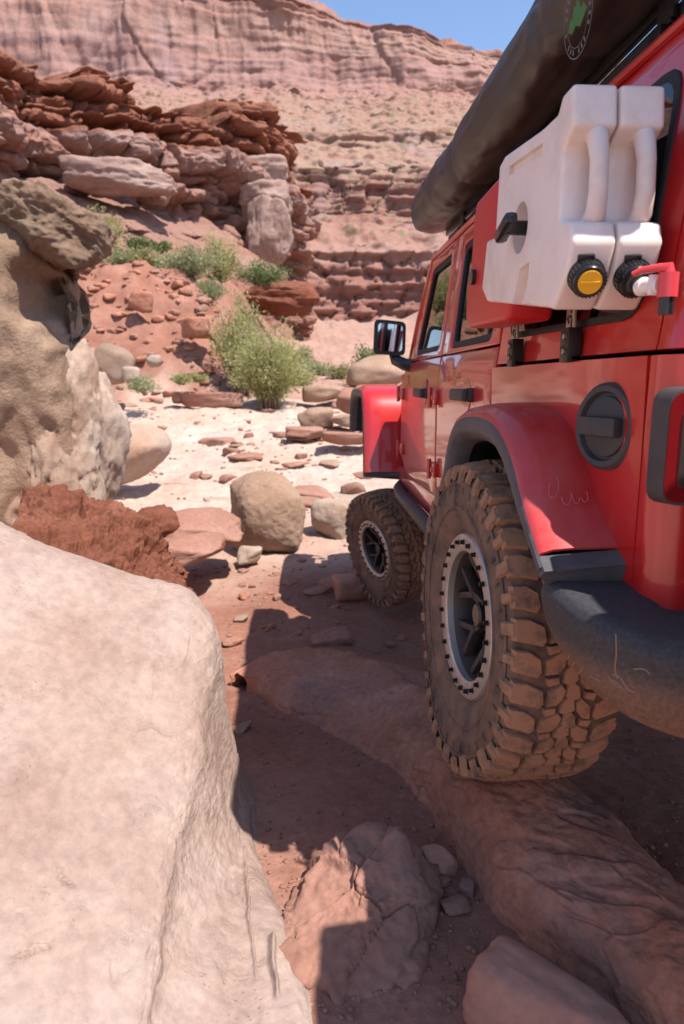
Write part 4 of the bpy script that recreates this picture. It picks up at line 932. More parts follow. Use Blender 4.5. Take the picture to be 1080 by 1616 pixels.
# --- flares
def flare(name, path, xo, xb, mat, trim, taper, red=(.038, .064, .074), lipd=.0):
    P = np.array(path, float); P = cr_resample(P, 60); T = np.gradient(P, axis=0); T /= np.linalg.norm(T, axis=1)[:, None]; N = np.c_[T[:, 1], -T[:, 0]]
    c = P.mean(0)+np.array([0, -.35])
    sgn = np.sign(((P-c)*N).sum(1).mean()); N = N*sgn
    tp = np.interp(np.linspace(0, 1, 60), [0, .7, 1], taper)
    def row(x, d, k=1.):
        q = P+N*(d*np.where(d > 0, tp, 1))[:, None] if isinstance(d, np.ndarray) else P+N*((d*tp)[:, None] if d > 0 else d)
        return np.c_[np.broadcast_to(x, 60), q]
    xbv = xb(P[:, 0], P[:, 1]) if callable(xb) else np.full(60, xb)
    G = np.stack([row(xo-.002, red[0]), row(xo+.002, red[0]+.010), row(xo+.008, red[1]-.012), row(xo+.022, red[1]), row(xo+.05, red[1]+.006), row((xo+xbv)/2, (red[1]+red[2])/2+.003), row(xbv+.004, red[2])])
    a = sheet(name, G[:, 2:-2] if taper[2] < .9 else G[:, 1:-1], mat, car, thick=.006, inward=(CX, P[:, 0].mean(), .9), sharp=50)
    G = np.stack([row(xo-.001, red[0]+.001), row(xo-.006, red[0]-.006), row(xo-.006, .004), row(xo-.003, 0.), row(xo+.012, -.016), row(xo+.05, -.024), row(xo+.055, -.018), row(xbv+.02, -.004), row(xbv+.03, .012)])
    b = sheet(trim, G, M['trim'], a, thick=-.003, inward=None, sharp=50)
    # closing strip over the lower end
    e = MB(); i = -1
    q = [G[0][i], G[2][i], G[4][i], (xbv[i]+.012, P[i, 0]-.004, P[i, 1]-.018), (xbv[i]+.006, P[i, 0]+N[i, 0]*red[2]*tp[i], P[i, 1]+N[i, 1]*red[2]*tp[i])]
    q = [np.array(v, float) for v in q]; d = np.array([0, T[i, 0], T[i, 1]])*.012
    n = len(q); e.add([v+d for v in q]+[v-d*2.2 for v in q], [tuple(range(n)), tuple(range(2*n-1, n-1, -1))]+[(k, (k+1) % n, n+(k+1) % n, n+k) for k in range(n)]); e.put('flare_end', M['trim'], a)
    return a
fr1 = flare('rear_wheel_flare', LIP, .425, bx, PD, 'flare_edge', (1, 1, .45))
fr2 = flare('front_wheel_flare', [(5.46, .98), (5.42, 1.12), (5.32, 1.24), (5.12, 1.275), (4.75, 1.282), (4.45, 1.275), (4.32, 1.23), (4.26, 1.12), (4.22, .95), (4.19, .79)], .365, .60, PA, 'flare_edge', (1, 1, 1), red=(.03, .055, .062))
# wheel-arch liners
for yc, zc, r, xi in ((1.72, .74, .56, .86), (4.75, .78, .56, .80)):
    l_ = MB(); k = 20; V = []; 
    for a in np.linspace(18, 162, k):
        for x in (.57, xi): V.append((x, yc+r*math.cos(R_(a)), min(zc+r*math.sin(R_(a)), 1.215)))
    l_.add(V, [(2*i, 2*i+1, 2*i+3, 2*i+2) for i in range(k-1)]+[tuple(2*i+1 for i in range(k))]); l_.put('wheel_arch_liner', M['dark'], car, sharp=60)
# --- fuel filler
fc = np.array([float(bx(1.235, 1.27)), 1.235, 1.272]); ax = np.array([-1, -.30, .02]); ax /= np.linalg.norm(ax)
f = MB(); f.lathe([(-.02, .080), (.010, .080), (.017, .074), (.017, .064), (.008, .060), (.006, 0)], fc, ax, 40); ff = f.put('fuel_filler', M['black'], sharp=30)
f = MB(); f.lathe([(.004, .057), (.012, .055), (.014, .050), (.014, 0)], fc, ax, 36); f.put('filler_cap', M['black'], ff)
rotf = np.array([np.cross(ax, [0, 0, 1]), -ax, np.cross(np.cross(ax, [0, 0, 1]), ax)*-1]).T
f = MB(); f.box(fc+ax*.022, (.098, .024, .036), .008, rotf); f.put('cap_grip', M['black'], ff)
# --- tail lamp
for s in (1, -1):
    g = lambda x: CX+(x-CX)*s
    tl = MB(); tl.prism(round_poly([(.548, 1.16), (.72, 1.16), (.72, 1.345), (.548, 1.345)], .03), lambda a, b: (g(a), 1.06, b), lambda a, b: (g(a+.004), 1.016, 1.2525+(b-1.2525)*.97)); o = tl.put('tail_lamp', M['black'])
    tl = MB(); tl.prism(round_poly([(.5535, 1.168), (.714, 1.168), (.714, 1.337), (.5535, 1.337)], .025), lambda a, b: (g(a), 1.02, b), lambda a, b: (g(a), 1.0145, b)); tl.put('lamp_lens', M['lens'], o)
    tl = MB(); tl.prism(round_poly([(.573, 1.188), (.69, 1.188), (.69, 1.317), (.573, 1.317)], .02), lambda a, b: (g(a), 1.015, b), lambda a, b: (g(a), 1.0115, b)); tl.put('lamp_centre', M['smoked'], o)
# --- rear bumper
def bumper():
    O = [(.470, 1.235, .990, .935), (.435, 1.195, .992, .90), (.432, 1.13, .990, .868), (.440, 1.05, .984, .85), (.462, .975, .978, .838), (.515, .905, .972, .828), (.60, .868, .968, .82), (.75, .85, .966, .815), (1.0, .84, .965, .81), (CX, .838, .965, .81)]
    d = [(1, .0), (1, .05), (1, .1), (.95, .25), (.8, .6), (.45, .9), (.15, 1), (.03, 1), (0, 1), (0, 1)]
    secs = []
    for (x, y, zt, zb2), (dx, dy) in zip(O, d):
        L = math.hypot(dx, dy); dx /= L; dy /= L; p = lambda i, z: (x+dx*i, y+dy*i, z)
        secs.append([p(.20, zt+.010), p(.10, zt+.010), p(.026, zt+.008), p(.006, zt-.004), p(0, zt-.022), p(.002, (zt+zb2)/2+.01), p(.010, (zt*.3+zb2*.7)), p(.024, zb2+.014), p(.05, zb2), p(.20, zb2-.01)])
    V, F = loft(secs, 44, 70)
    return sheet('rear_bumper', V.reshape(70, 44, 3), M['bumper'], car, thick=.006, inward=(CX, 1.3, .9), sharp=50)
rb = bumper()
# curls of plastic torn up by rocks, standing proud of the bumper
from mathutils.bvhtree import BVHTree
def on_surface(o, px, py, lift=.001):
    bv = BVHTree.FromPolygons([v.co[:] for v in o.data.vertices], [p.vertices[:] for p in o.data.polygons]); w0 = Vector(wloc(o)); c = Vector((0, 0, CAMZ))
    d = (Vector(at(px, py, Y=1.))-c).normalized(); h, nrm, i, t = bv.ray_cast(c-w0, d)
    return None if h is None else h+w0-d*lift
def scrawl(o, lines, r, mat, name):
    for ln in lines:
        P = [on_surface(o, *p, lift=r*.5) for p in cr_resample(np.array(ln, float), len(ln)*4)]; P = [p for p in P if p is not None]
        if len(P) > 2: b = MB(); b.tube(P, r, 5); b.put(name, mat, o)
M['scrape'] = plain('scraped_plastic', (.26, .15, .10), .9); M['fingerline'] = plain('finger_drawn_dust', (.46, .20, .20), .8)
scrawl(rb, [[(972, 1000), (973, 1030), (971, 1056), (975, 1070)], [(964, 1072), (975, 1078), (985, 1090)], [(1000, 1056), (1016, 1056), (1026, 1064)], [(968, 1064), (980, 1070), (990, 1086), (1002, 1092)], [(960, 1066), (968, 1078), (980, 1086)], [(900, 1034), (894, 1044)], [(908, 1044), (903, 1052)], [(885, 1022), (884, 1034)], [(920, 1054), (915, 1062)], [(893, 1040), (889, 1050)], [(930, 1066), (938, 1070), (950, 1076)]], .0012, M['scrape'], 'scrape')
scrawl(fr1, [[(868, 762), (866, 776), (870, 786), (878, 782), (882, 766), (879, 752)], [(886, 784), (890, 794), (897, 796), (902, 786), (901, 778)], [(903, 780), (906, 792), (912, 794), (916, 784)], [(918, 786), (922, 792), (928, 788), (926, 776)]], .0006, M['fingerline'], 'finger_mark')
# --- mirrors
mr = MB(); mr.prism(round_poly([(.372, 1.505), (.545, 1.495), (.548, 1.672), (.378, 1.688)], .03), lambda a, b: (a, 3.745, b), lambda a, b: (.46+(a-.46)*.82, 3.86, 1.59+(b-1.59)*.82)); mo = mr.put('wing_mirror', M['gloss_black'])
mr = MB(); mr.prism(round_poly([(.395, 1.523), (.528, 1.517), (.530, 1.655), (.398, 1.668)], .022), lambda a, b: (a, 3.75, b), lambda a, b: (a, 3.742, b)); mr.put('mirror_glass', M['mirror'], mo)
mr = MB(); mr.tube([(.49, 3.80, 1.52), (.50, 3.78, 1.475), (.545, 3.74, 1.45), (.60, 3.72, 1.44)], [.03, .032, .034, .04], 10); mr.put('mirror_arm', M['gloss_black'], mo)
for o in (fd, rd, qp, cc, ht, hc, hr, fr1, fr2): mirror_obj(o)
for par in (fd, rd): pass
# --- spare wheel carrier panel
tg = MB(); tg.box((CX, 1.03, 1.17), (1.05, .03, .42), .012); tg.put('tailgate', PA)
rg = MB(); rg.prism(round_poly([(.78, 1.44), (1.90, 1.44), (1.88, 1.88), (.80, 1.88)], .05), lambda a, b: (a, 1.050, b), lambda a, b: (a, 1.042+.1*(b-1.44), b)); rg.put('rear_window', M['glass_dark'])

# ================================================================== wheels
def tyre_geo(squash=0.):
    b = MB(); half = [(-.118, .214), (-.128, .224), (-.146, .245), (-.159, .280), (-.1655, .325), (-.162, .368), (-.149, .404), (-.128, .424), (-.09, .430), (-.04, .432)]
    prof = half+[(-x, r) for x, r in half[::-1]]; b.lathe(prof, (0, 0, 0), (1, 0, 0), 128)
    # raised ribs on the sidewall
    b.lathe([(-.163, .296), (-.1675, .299), (-.1675, .303), (-.163, .306)], (0, 0, 0), (1, 0, 0), 96)
    b.lathe([(-.160, .384), (-.1645, .381), (-.1655, .378), (-.163, .373)], (0, 0, 0), (1, 0, 0), 96)
    rr = np.random.RandomState(4); N = 37; a = 2*math.pi/N
    rt = lambda x: .448-.016*(abs(x)/.155)**3
    rbs = lambda x: .424-.014*max(abs(x)-.11, 0)/.05
    def lug(poly, m=1, tp=.86, top=0):
        P = np.array(poly); c = P.mean(0); Q = c+(P-c)*tp
        f = lambda p, r: (p[0], r*math.cos(p[1]), r*math.sin(p[1])); n = len(P)
        V = [f(p, rbs(p[0])) for p in P]+[f(p, rt(p[0])-.004) for p in (c+(P-c)*.95)]+[f(p, rt(p[0])+top) for p in Q]
        F = [(i, (i+1) % n, n+(i+1) % n, n+i) for i in range(n)]+[(n+i, n+(i+1) % n, 2*n+(i+1) % n, 2*n+i) for i in range(n)]+[tuple(range(2*n, 3*n))]
        b.add(V, F, m)
    for i in range(N):
        for s in (-1, 1):
            t = i*a+(a*.5 if s > 0 else 0)+rr.uniform(-.02, .02)*a; lg = i % 2; J = lambda k=.03: rr.uniform(-k, k)*a; tz = lambda: rr.uniform(-.002, .001)
            x1 = .072 if lg else .084
            q = lambda P: [(s*x, t+y*a) for x, y in P]
            lug(q([(.158, -.40), (.158, .33), (.125, .40), (x1+.010, .50), (x1-.002, .32), (x1+.004, -.14), (.12, -.38)]), top=tz())
            lug(q([(x1-.007, .42), (x1-.011, -.08), (.030, -.40), (.016, -.20), (.022, .12), (.040, .36)]), tp=.88, top=tz())
            lug(q([(.021, .24), (.028, .64), (.002, .74), (-.018, .54), (-.012, .16), (.006, .06)]), tp=.88, top=tz())
            lug(q([(.072, .47), (.067, .74), (.036, .64), (.038, .42)]), tp=.88, top=tz())
            # side biter
            w_ = .25 if lg else .19; r0 = .372 if lg else .386
            f = lambda x, r, th: (s*x, r*math.cos(th), r*math.sin(th))
            V = []; 
            for th in (t-w_*a-.03*a, t+w_*a-.03*a):
                V += [f(.150, .432, th), f(.157, .404, th), f(.1625, r0, th)]
            for th in (t-w_*a*.75-.03*a, t+w_*a*.75-.03*a):
                V += [f(.160, .430, th), f(.1690, .404, th), f(.1725, r0+.006, th)]
            b.add(V, [(6, 7, 10, 9), (7, 8, 11, 10), (0, 1, 7, 6), (1, 2, 8, 7), (3, 9, 10, 4), (4, 10, 11, 5), (2, 5, 11, 8), (0, 6, 9, 3)], 1)
            # thin ridges between biters
            V = [f(.166, .368, t+.30*a), f(.1665, .345, t+.36*a), f(.1665, .345, t+.42*a), f(.166, .368, t+.40*a), f(.170, .366, t+.33*a), f(.170, .348, t+.37*a), f(.170, .348, t+.41*a), f(.170, .366, t+.38*a)]
            b.add(V, [(4, 5, 6, 7), (0, 1, 5, 4), (1, 2, 6, 5), (2, 3, 7, 6), (3, 0, 4, 7)], 0)
    V = np.array(b.V); rd_ = np.hypot(V[:, 1], V[:, 2]); k = (.214+(rd_-.214)*.875)/rd_; V[:, 1] *= k; V[:, 2] *= k; V[:, 0] = V[:, 0]*.80-.020
    if squash:
        z = V[:, 2]; lim = -.421+squash; k = np.clip((-z-.18)/.24, 0, 1)**2
        V[:, 0] += np.sign(V[:, 0]+.02)*k*.040*np.clip(np.hypot(V[:, 1], V[:, 2])-.24, 0, .1)/.1
        V[:, 2] = np.where(z < lim+.05, lim+.05-(.05)*(1-np.exp((z-lim-.05)/.05)), z)
    return V, b.F, b.M
def bar(mb, p, q, wd, dp):
    p, q = np.array(p, float), np.array(q, float); d = q-p; L = np.linalg.norm(d); d /= L; x = np.array([1., 0, 0]); x = x-d*(x@d); x /= np.linalg.norm(x); y = np.cross(d, x)
    mb.box((p+q)/2, (dp, wd, L), min(wd, dp)*.22, np.array([x, y, d]).T)
def lput(mb, name, mats, parent, sharp=35):
    me = make_mesh(name, np.array(mb.V), mb.F, mats, True, None, mb.M); bm = bmesh.new(); bm.from_mesh(me); bmesh.ops.recalc_face_normals(bm, faces=bm.faces[:]); bm.to_mesh(me); bm.free()
    me.set_sharp_from_angle(angle=R_(sharp)); return link(name, me, parent)
def text_mesh(body, size, ex):
    c = bpy.data.curves.new('lettering', 'FONT'); c.body = body; c.size = size; c.extrude = ex; c.align_x = 'CENTER'; c.resolution_u = 2; c.space_character = 1.12
    o = bpy.data.objects.new('lettering', c); COL.objects.link(o); dg = bpy.context.evaluated_depsgraph_get(); me = o.evaluated_get(dg).to_mesh()
    V = np.array([v.co[:] for v in me.vertices]); F = [tuple(p.vertices) for p in me.polygons]; o.to_mesh_clear; bpy.data.objects.remove(o); return V, F
LET = text_mesh('YOKOHAMA', .036, .0012)
cache = {}
def wheel(loc, rot, squash, bolts=True, letters=None):
    w_ = empty('wheel', tuple(np.array(loc)-wloc(car)), car, rot)
    if squash not in cache:
        V, F, Mi = tyre_geo(squash); me = make_mesh('tyre', V, F, [M['rubber'], M['tread']], True, None, Mi); bm = bmesh.new(); bm.from_mesh(me); bmesh.ops.recalc_face_normals(bm, faces=bm.faces[:]); bm.to_mesh(me); bm.free(); me.set_sharp_from_angle(angle=R_(38)); cache[squash] = me
    link('tyre', cache[squash], w_)
    if 'rim' not in cache:
        r = MB(); r.lathe([(.112, .216), (.116, .176), (.096, .168), (.05, .166), (-.02, .162), (-.11, .17), (-.125, .21)], (0, 0, 0), (-1, 0, 0), 64)
        for k in range(6):
            A = k*math.pi/3+.3; f = lambda rad, an, x: (-x, rad*math.cos(an), rad*math.sin(an))
            bar(r, f(.035, A, .050), f(.102, A, .066), .026, .028)
            bar(r, f(.096, A, .066), f(.171, A+.29, .086), .019, .028); bar(r, f(.096, A, .066), f(.171, A-.29, .086), .019, .028)
        r.lathe([(.03, .062), (.058, .058), (.064, .050), (.064, .0)], (0, 0, 0), (-1, 0, 0), 32)
        cache['rim'] = r
        h = MB(); h.lathe([(.06, .036), (.092, .034), (.097, .028), (.097, 0)], (0, 0, 0), (-1, 0, 0), 28); cache['hub'] = h
        d = MB(); d.lathe([(-.01, .0), (-.01, .145), (-.03, .145), (-.03, .0)], (0, 0, 0), (-1, 0, 0), 40); d.box((.015, 0, .11), (.06, .13, .06), .01); cache['disc'] = d
        g = MB(); g.lathe([(.108, .222), (.124, .223), (.131, .218), (.133, .198), (.131, .180), (.126, .173), (.108, .172)], (0, 0, 0), (-1, 0, 0), 96, closed=True); cache['ring'] = g
        bt = MB(); bt.lathe([(-.006, .0085), (.003, .0085), (.0035, .0062), (.013, .0058), (.014, .0)], (0, 0, 0), (-1, 0, 0), 6); cache['bolt'] = bt
        cache['m'] = {}
    def part(k, name, mt):
        if k not in cache['m']: o = lput(cache[k], name, M[mt], w_); cache['m'][k] = o.data; return o
        return link(name, cache['m'][k], w_)
    part('rim', 'rim', 'rim'); part('hub', 'hub_cap', 'gloss_black'); part('disc', 'brake_disc', 'bolt'); part('ring', 'beadlock_ring', 'ring')
    if bolts:
        for k in range(26):
            A = 2*math.pi*k/26
            o = part('bolt', 'bolt', 'bolt'); o.location = (-.130, .198*math.cos(A), .198*math.sin(A)); o.rotation_euler = (A, 0, 0)
    if letters is not None:
        V, F = LET; rad = .296
        for A0 in letters:
            an = A0-V[:, 0]/rad; rr = rad+V[:, 1]; W = np.c_[-(.1525-.08*np.abs(rr-.311)+V[:, 2]*1.), rr*np.cos(an), rr*np.sin(an)]
            link('lettering', make_mesh('lettering', W, F, M['rubber'], False), w_)
    return w_
wheel((.552, 1.74, .735), (0, R_(1.0), R_(4)), .007, True, [math.pi/2+.15, -math.pi/2])
wheel((.60, 4.75, .20), (0, R_(-9), R_(23)), .012, True, [math.pi/2])
wheel((2.13, 1.74, .70), (0, 0, R_(180)), .022, False)
wheel((2.10, 4.75, .50), (0, 0, R_(203)), .012, False)
wheel((CX+.1, .86, 1.22), (0, 0, R_(90)), .012, False)

# ================================================================== roof rack, awning
rk = MB()
for X_ in (.755, 1.95): rk.box((X_, 2.27, 2.045), (.06, 2.6, .05), .008)
rk2 = rk.put('roof_rack', M['dark'], car)
for y in np.arange(1.0, 3.5, .22):
    b = MB(); b.box((CX, y, 2.058), (1.18, .11, .02), .005); b.put('rack_slat', M['dark'], rk2)
for y in (1.45, 2.3, 3.2):
    b = MB(); b.box((.715, y, 2.12), (.012, .06, .18), .002); b.box((.735, y, 2.035), (.06, .06, .012), .002); b.box((.71, y, 1.995), (.04, .05, .07), .004); b.put('rack_bracket', M['bolt'], rk2)
b = MB(); b.box((.74, .56, 1.36), (.19, .28, .88), .03); b.put('added_shade_box', M['black'])  # made-up box out of view, added to throw shade on the ground behind
b = MB(); b.box((1.08, .565, 1.45), (.48, .29, 1.06), .03); b.put('added_shade_box', M['black'])  # taller made-up box, out of view, added to shade rear corner and bumper
aw = empty('awning', (.645, 2.2, 2.09)); tag(aw, 'long black vinyl awning bag strapped along the roof edge', 'awning')
def awning():
    pol = cr_resample(np.array([(.09, -.075), (.09, .06), (.06, .095), (-.01, .105), (-.07, .085), (-.098, .03), (-.094, -.04), (-.065, -.088), (0, -.098), (.06, -.095), (.09, -.075)]), 72)[:-1]
    ys = np.r_[3.635, 3.63, np.linspace(3.62, .93, 170), .925]; sc_ = np.r_[.02, .85, np.ones(170), .02]
    V = []
    for y, s in zip(ys, sc_): V.append(np.c_[.648+pol[:, 0]*s, np.full(71, y), 2.188+pol[:, 1]*s])
    V = np.vstack(V); c = np.array([.648, 0, 2.188]); rad = V-c; rad[:, 1] = 0; rad /= np.maximum(np.linalg.norm(rad, axis=1), 1e-6)[:, None]
    an = np.arctan2(rad[:, 2], rad[:, 0])
    d = .010*fbm(np.c_[an*1.0, V[:, 1]*2.2, 0*an], 3)+.006*ridged(np.c_[an*1.6+V[:, 1]*1.5, V[:, 1]*5, 0*an+4], 3)*sstep(-.4, .6, fbm(np.c_[V[:, 1]*1.1, an*.7, 0*an+9], 2))
    d = d-.012*np.exp(-((V[:, 1]-2.72)/.03)**2)-.010*np.exp(-((V[:, 1]-1.75)/.03)**2)
    V = V+rad*d[:, None]
    V[:, 2] -= .008*np.sin(V[:, 1]*3)
    put('bag', V, grid_faces(71, len(ys), True)[:, ::-1], M['vinyl'], aw)
awning()
b = MB(); b.box((.73, 2.32, 2.13), (.018, 2.58, .10), .004); b.put('back_plate', M['bolt'], aw)
b = MB(); b.lathe([(0, .0), (0, .03), (.02, .03), (.022, .0)], (.60, 3.632, 2.25), (0, 1, 0), 16); b.put('end_fitting', M['steel'], aw)
# round printed emblem: rings, green hills
def emblem():
    c = at(915, 26, X=.556); yc, zc = c[1], c[2]
    xs = lambda y, z: .5475+.9*np.maximum(z-2.205, 0)**1.5*1.4+.10*np.maximum(2.17-z, 0)
    g = MB(); k = 64
    def ringm(r0, r1, mt, name):
        m_ = MB(); V = []
        for i in range(k):
            a = 2*math.pi*i/k
            for r in (r0, r1):
                y, z = yc+r*math.cos(a), zc+r*math.sin(a); V.append((float(xs(y, z))-.006, y, z))
        m_.add(V, [(2*i, 2*i+1, (2*i+3) % (2*k), (2*i+2) % (2*k)) for i in range(k)]); return m_.put(name, M[mt], aw)
    ringm(.070, .0725, 'logo_line', 'emblem_ring'); ringm(.052, .0535, 'logo_line', 'emblem_ring')
    for i in range(26):
        a = 2*math.pi*(i/26)+.1; m_ = MB(); V = []
        for da, r in ((-.05, .056), (.05, .056), (.05, .066), (-.05, .066)):
            y, z = yc+r*math.cos(a+da), zc+r*math.sin(a+da); V.append((float(xs(y, z))-.006, y, z))
        m_.add(V, [(0, 1, 2, 3)]); m_.put('emblem_mark', M['logo_line'], aw) if i % 4 else None
    pts = [(-.048, -.006), (-.03, .012), (-.02, .004), (-.004, .032), (.006, .018), (.014, .026), (.026, .004), (.036, .012), (.049, -.008), (.03, -.02), (.01, -.012), (-.012, -.024), (-.03, -.014)]
    m_ = MB(); m_.add([(float(xs(yc+a, zc+b_))-.0065, yc+a, zc+b_) for a, b_ in pts], [tuple(range(len(pts)))]); m_.put('emblem_hills', M['logo_green'], aw)
emblem()

# ================================================================== fluid containers on the rear side window
def bool_cut(o, cutters):
    for c in cutters:
        me = make_mesh('cut', np.array(c.V), c.F, M['dark'], False); bm = bmesh.new(); bm.from_mesh(me); bmesh.ops.recalc_face_normals(bm, faces=bm.faces[:]); bm.to_mesh(me); bm.free()
        t_ = link('cut', me); md = o.modifiers.new('b', 'BOOLEAN'); md.object = t_; md.operation = 'DIFFERENCE'; md.solver = 'EXACT'
        dg = bpy.context.evaluated_depsgraph_get(); dg.update(); new = bpy.data.meshes.new_from_object(o.evaluated_get(dg)); o.modifiers.clear(); o.data = new; bpy.data.objects.remove(t_)
def prism_x(poly, x0, x1, bev):
    bm = bmesh.new(); a = [bm.verts.new((x0, p[0], p[1])) for p in poly]; b = [bm.verts.new((x1, p[0], p[1])) for p in poly]; n = len(poly)
    bm.faces.new(a); bm.faces.new(b[::-1])
    for i in range(n): bm.faces.new((a[i], b[i], b[(i+1) % n], a[(i+1) % n]))
    bmesh.ops.recalc_face_normals(bm, faces=bm.faces[:])
    bmesh.ops.bevel(bm, geom=bm.edges[:], offset=bev, segments=3, profile=.55, affect='EDGES', clamp_overlap=True)
    V = np.array([v.co[:] for v in bm.verts]); F = [[v.index for v in f.verts] for f in bm.faces]; bm.free(); return V, F
TP = [tuple(at(px, py, X=.48)[1:]) for px, py in ((855, 200), (797, 245), (788, 262), (781, 374), (768, 380), (760, 456), (768, 476))]
PROF = [(1.300, 1.872), (1.352, 1.872), (1.372, 1.848), (TP[0][0], TP[0][1]-.004)]+TP[1:]+[(1.375, 1.497), (1.345, 1.490), (1.285, 1.545), (1.262, 1.600), (1.275, 1.635), (1.335, 1.652), (1.335, 1.775), (1.290, 1.800)]
CAPD = np.array([-.12, -.88, -.46]); CAPD /= np.linalg.norm(CAPD)
def container(x0, x1, mat, label, name, face):
    e = empty(name, ((x0+x1)/2, 1.55, 1.49)); tag(e, label, 'container')
    V, F = prism_x(PROF, x0, x1, .0085); bo = put('body', V, F, M[mat], e)
    if face:
        c1 = MB(); c1.lathe([(-.02, 0), (-.02, .058), (.035, .046), (.035, 0)], (x0, 1.575, 1.688), (1, 0, 0), 40)
        c2 = MB(); c2.prism([(1.50, 1.525), (1.61, 1.525), (1.565, 1.60), (1.50, 1.605)], lambda a, b: (x0-.01, a, b), lambda a, b: (x0+.022, a+.0, b))
        c3 = MB(); c3.prism([(1.45, 1.800), (1.68, 1.823), (1.68, 1.845), (1.45, 1.822)], lambda a, b: (x0-.01, a, b), lambda a, b: (x0+.010, a, b))
        c4 = MB(); c4.prism([(1.335, 1.0), (1.3425, 1.0), (1.3425, 1.9), (1.335, 1.9)], lambda a, b: (x0-.01, a, b), lambda a, b: (x0+.003, a, b))
        bool_cut(bo, [c1, c2, c3])
    bo.data.polygons.foreach_set('use_smooth', np.full(len(bo.data.polygons), True)); bo.data.set_sharp_from_angle(angle=R_(50))
    xm = (x0+x1)/2+.010
    h = MB(); h.tube([(xm, 1.352, 1.655), (xm, 1.318, 1.632), (xm, 1.290, 1.655), (xm, 1.284, 1.69), (xm, 1.288, 1.745), (xm, 1.302, 1.785), (xm, 1.335, 1.80)], [.018, .021, .018, .0165, .0165, .019, .020], 14); h.put('carry_handle', M[mat], e, sharp=60)
    c = np.array([(x0+x1)/2-.002, 1.288, 1.546]); 
    k = MB(); k.lathe([(-.02, .034), (.006, .034), (.008, .031), (.032, .030), (.037, .027), (.037, .0)], c, CAPD, 40)
    u = np.cross(CAPD, [0, 0, 1.]); u /= np.linalg.norm(u); v_ = np.cross(u, CAPD)
    for i in range(28):
        a = 2*math.pi*i/28; r_ = u*math.cos(a)+v_*math.sin(a); k.box(c+CAPD*.020+r_*.0305, (.004, .022, .003), 0, np.array([np.cross(r_, CAPD), CAPD, r_]).T)
    k.box(c+CAPD*.002+v_*.032+u*.006, (.03, .012, .014), .002, np.array([u, CAPD, v_]).T)
    cp_ = k.put('cap', M['gloss_black'], e)
    return e, c, cp_
e1, c1, cap1 = container(.480, .562, 'white', 'outer white water container with yellow-centred black cap', 'water_container', True)
k = MB(); k.lathe([(.036, .0215), (.0395, .021), (.0395, 0)], c1, CAPD, 32)
u = np.cross(CAPD, [0, 0, 1.]); u /= np.linalg.norm(u); v_ = np.cross(u, CAPD); k.box(c1+CAPD*.0405, (.034, .004, .006), .001, np.array([u, CAPD, v_]).T); k.put('cap_centre', M['yellow'], cap1)
k = MB(); kc = np.array([.480, 1.575, 1.688])
k.lathe([(-.03, .016), (.03, .015), (.03, 0)], kc, (-1, 0, 0), 20); k.box(kc+[-.032, 0, 0], (.028, .095, .026), .009, rotm(-16)); k.box(kc+[-.028, .045, -.012], (.022, .035, .02), .006); k.put('locking_knob', M['gloss_black'], e1)
e2, c2, cap2 = container(.5635, .6455, 'white', 'inner white water container fitted with the red and white tap', 'water_container', False)
tp = empty('water_tap', tuple(c2)); tag(tp, 'red and white plastic tap screwed into the inner water container', 'tap')
k = MB(); k.lathe([(.034, .021), (.05, .021), (.052, .017), (.066, .017), (.066, 0)], c2, CAPD, 24); k.put('black_fitting', M['gloss_black'], tp)
t0 = c2+CAPD*.062; TD = np.array([.25, -.95, -.05]); TD /= np.linalg.norm(TD)
k = MB(); k.tube([t0, t0+TD*.012, t0+TD*.014, t0+TD*.05], [.016, .016, .0135, .0135], 18); k.box(t0+TD*.043, (.034, .008, .034), .002); k.put('tap_barrel', M['spigot_white'], tp)
t1 = t0+TD*.066
k = MB(); k.tube([t1+[0, 0, .018], t1+[0, 0, -.022]], .0165, 18); k.put('valve_body', M['spigot_red'], tp)
k = MB(); k.tube([t1+[0, 0, .018], t1+[0, 0, .026], t1+[-.012, .012, .028], t1+[-.034, .028, .026], t1+[-.046, .036, .020]], [.010, .010, .007, .006, .005], 10); k.put('valve_lever', M['spigot_red'], tp)
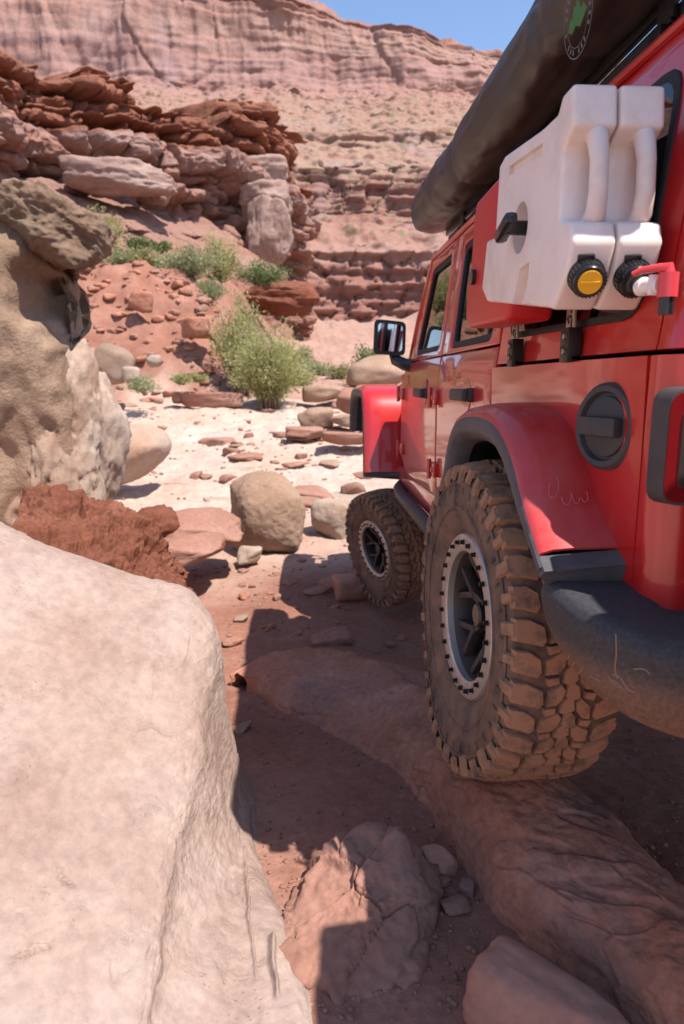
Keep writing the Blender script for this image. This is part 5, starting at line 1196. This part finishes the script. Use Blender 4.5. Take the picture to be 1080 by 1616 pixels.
k = MB(); k.tube([t1+[0, 0, -.022], t1+[0, 0, -.05]], .0125, 16); k.put('spout', M['gloss_black'], tp)
# red container further forward
er = empty('fuel_container', (.55, 1.98, 1.50)); tag(er, 'red fuel container mounted ahead of the white water containers', 'container')
V, F = prism_x([(1.80, 1.87), (2.07, 1.865), (2.10, 1.82), (2.115, 1.70), (2.155, 1.66), (2.165, 1.55), (2.12, 1.515), (1.72, 1.503), (1.70, 1.56)], .500, .615, .014); put('body', V, F, M['redplastic'], er).data.set_sharp_from_angle(angle=R_(50))
k = MB(); k.tube([(.505, 2.06, 1.655), (.488, 2.06, 1.655)], .022, 14); k.put('locking_knob', M['gloss_black'], er)
for i, (Y, lb) in enumerate(((1.805, 'front steel bracket under the containers beside the rear door'), (1.430, 'rear steel bracket under the containers below the yellow cap'))):
    e = empty('mounting_bracket', (.54, Y, 1.395)); tag(e, lb, 'bracket', 'container mounting brackets')
    x = float(bx(Y, 1.45))
    k = MB(); k.box((x-.022, Y, 1.482), (.006, .042, .08), .001); k.put('plate', M['steel'], e)
    k = MB(); k.box((x-.020, Y, 1.428), (.030, .046, .070), .003); k.box((x-.002, Y, 1.402), (.05, .046, .010), .002); k.put('clamp', M['bolt'], e)
    for z in (1.415, 1.445):
        k = MB(); k.lathe([(0, .006), (.006, .006), (.007, 0)], (x-.035, Y-.01, z), (-1, 0, 0), 8); k.put('bolt', M['steel'], e)
        k = MB(); k.box((x-.0352, Y+.008, z+.006), (.002, .012, .010), 0); k.put('slot', M['dark'], e)
    for j, (dy, z) in enumerate(((-.008, 1.50), (.006, 1.512), (-.002, 1.485), (.008, 1.478), (-.010, 1.472))):
        k = MB(); k.box((x-.0256, Y+dy, z), (.0012, .006, .016), 0, rotm(20+40*j)); k.put('slot', M['dark'], e)

for o, lc in ((e1, (.467, 1.389, 1.475)), (e2, (.5445, 1.389, 1.475)), (tp, (.542, 1.154, 1.526)), (er, (.493, 1.774, 1.484))): o.location = lc; o.scale = (.896,)*3
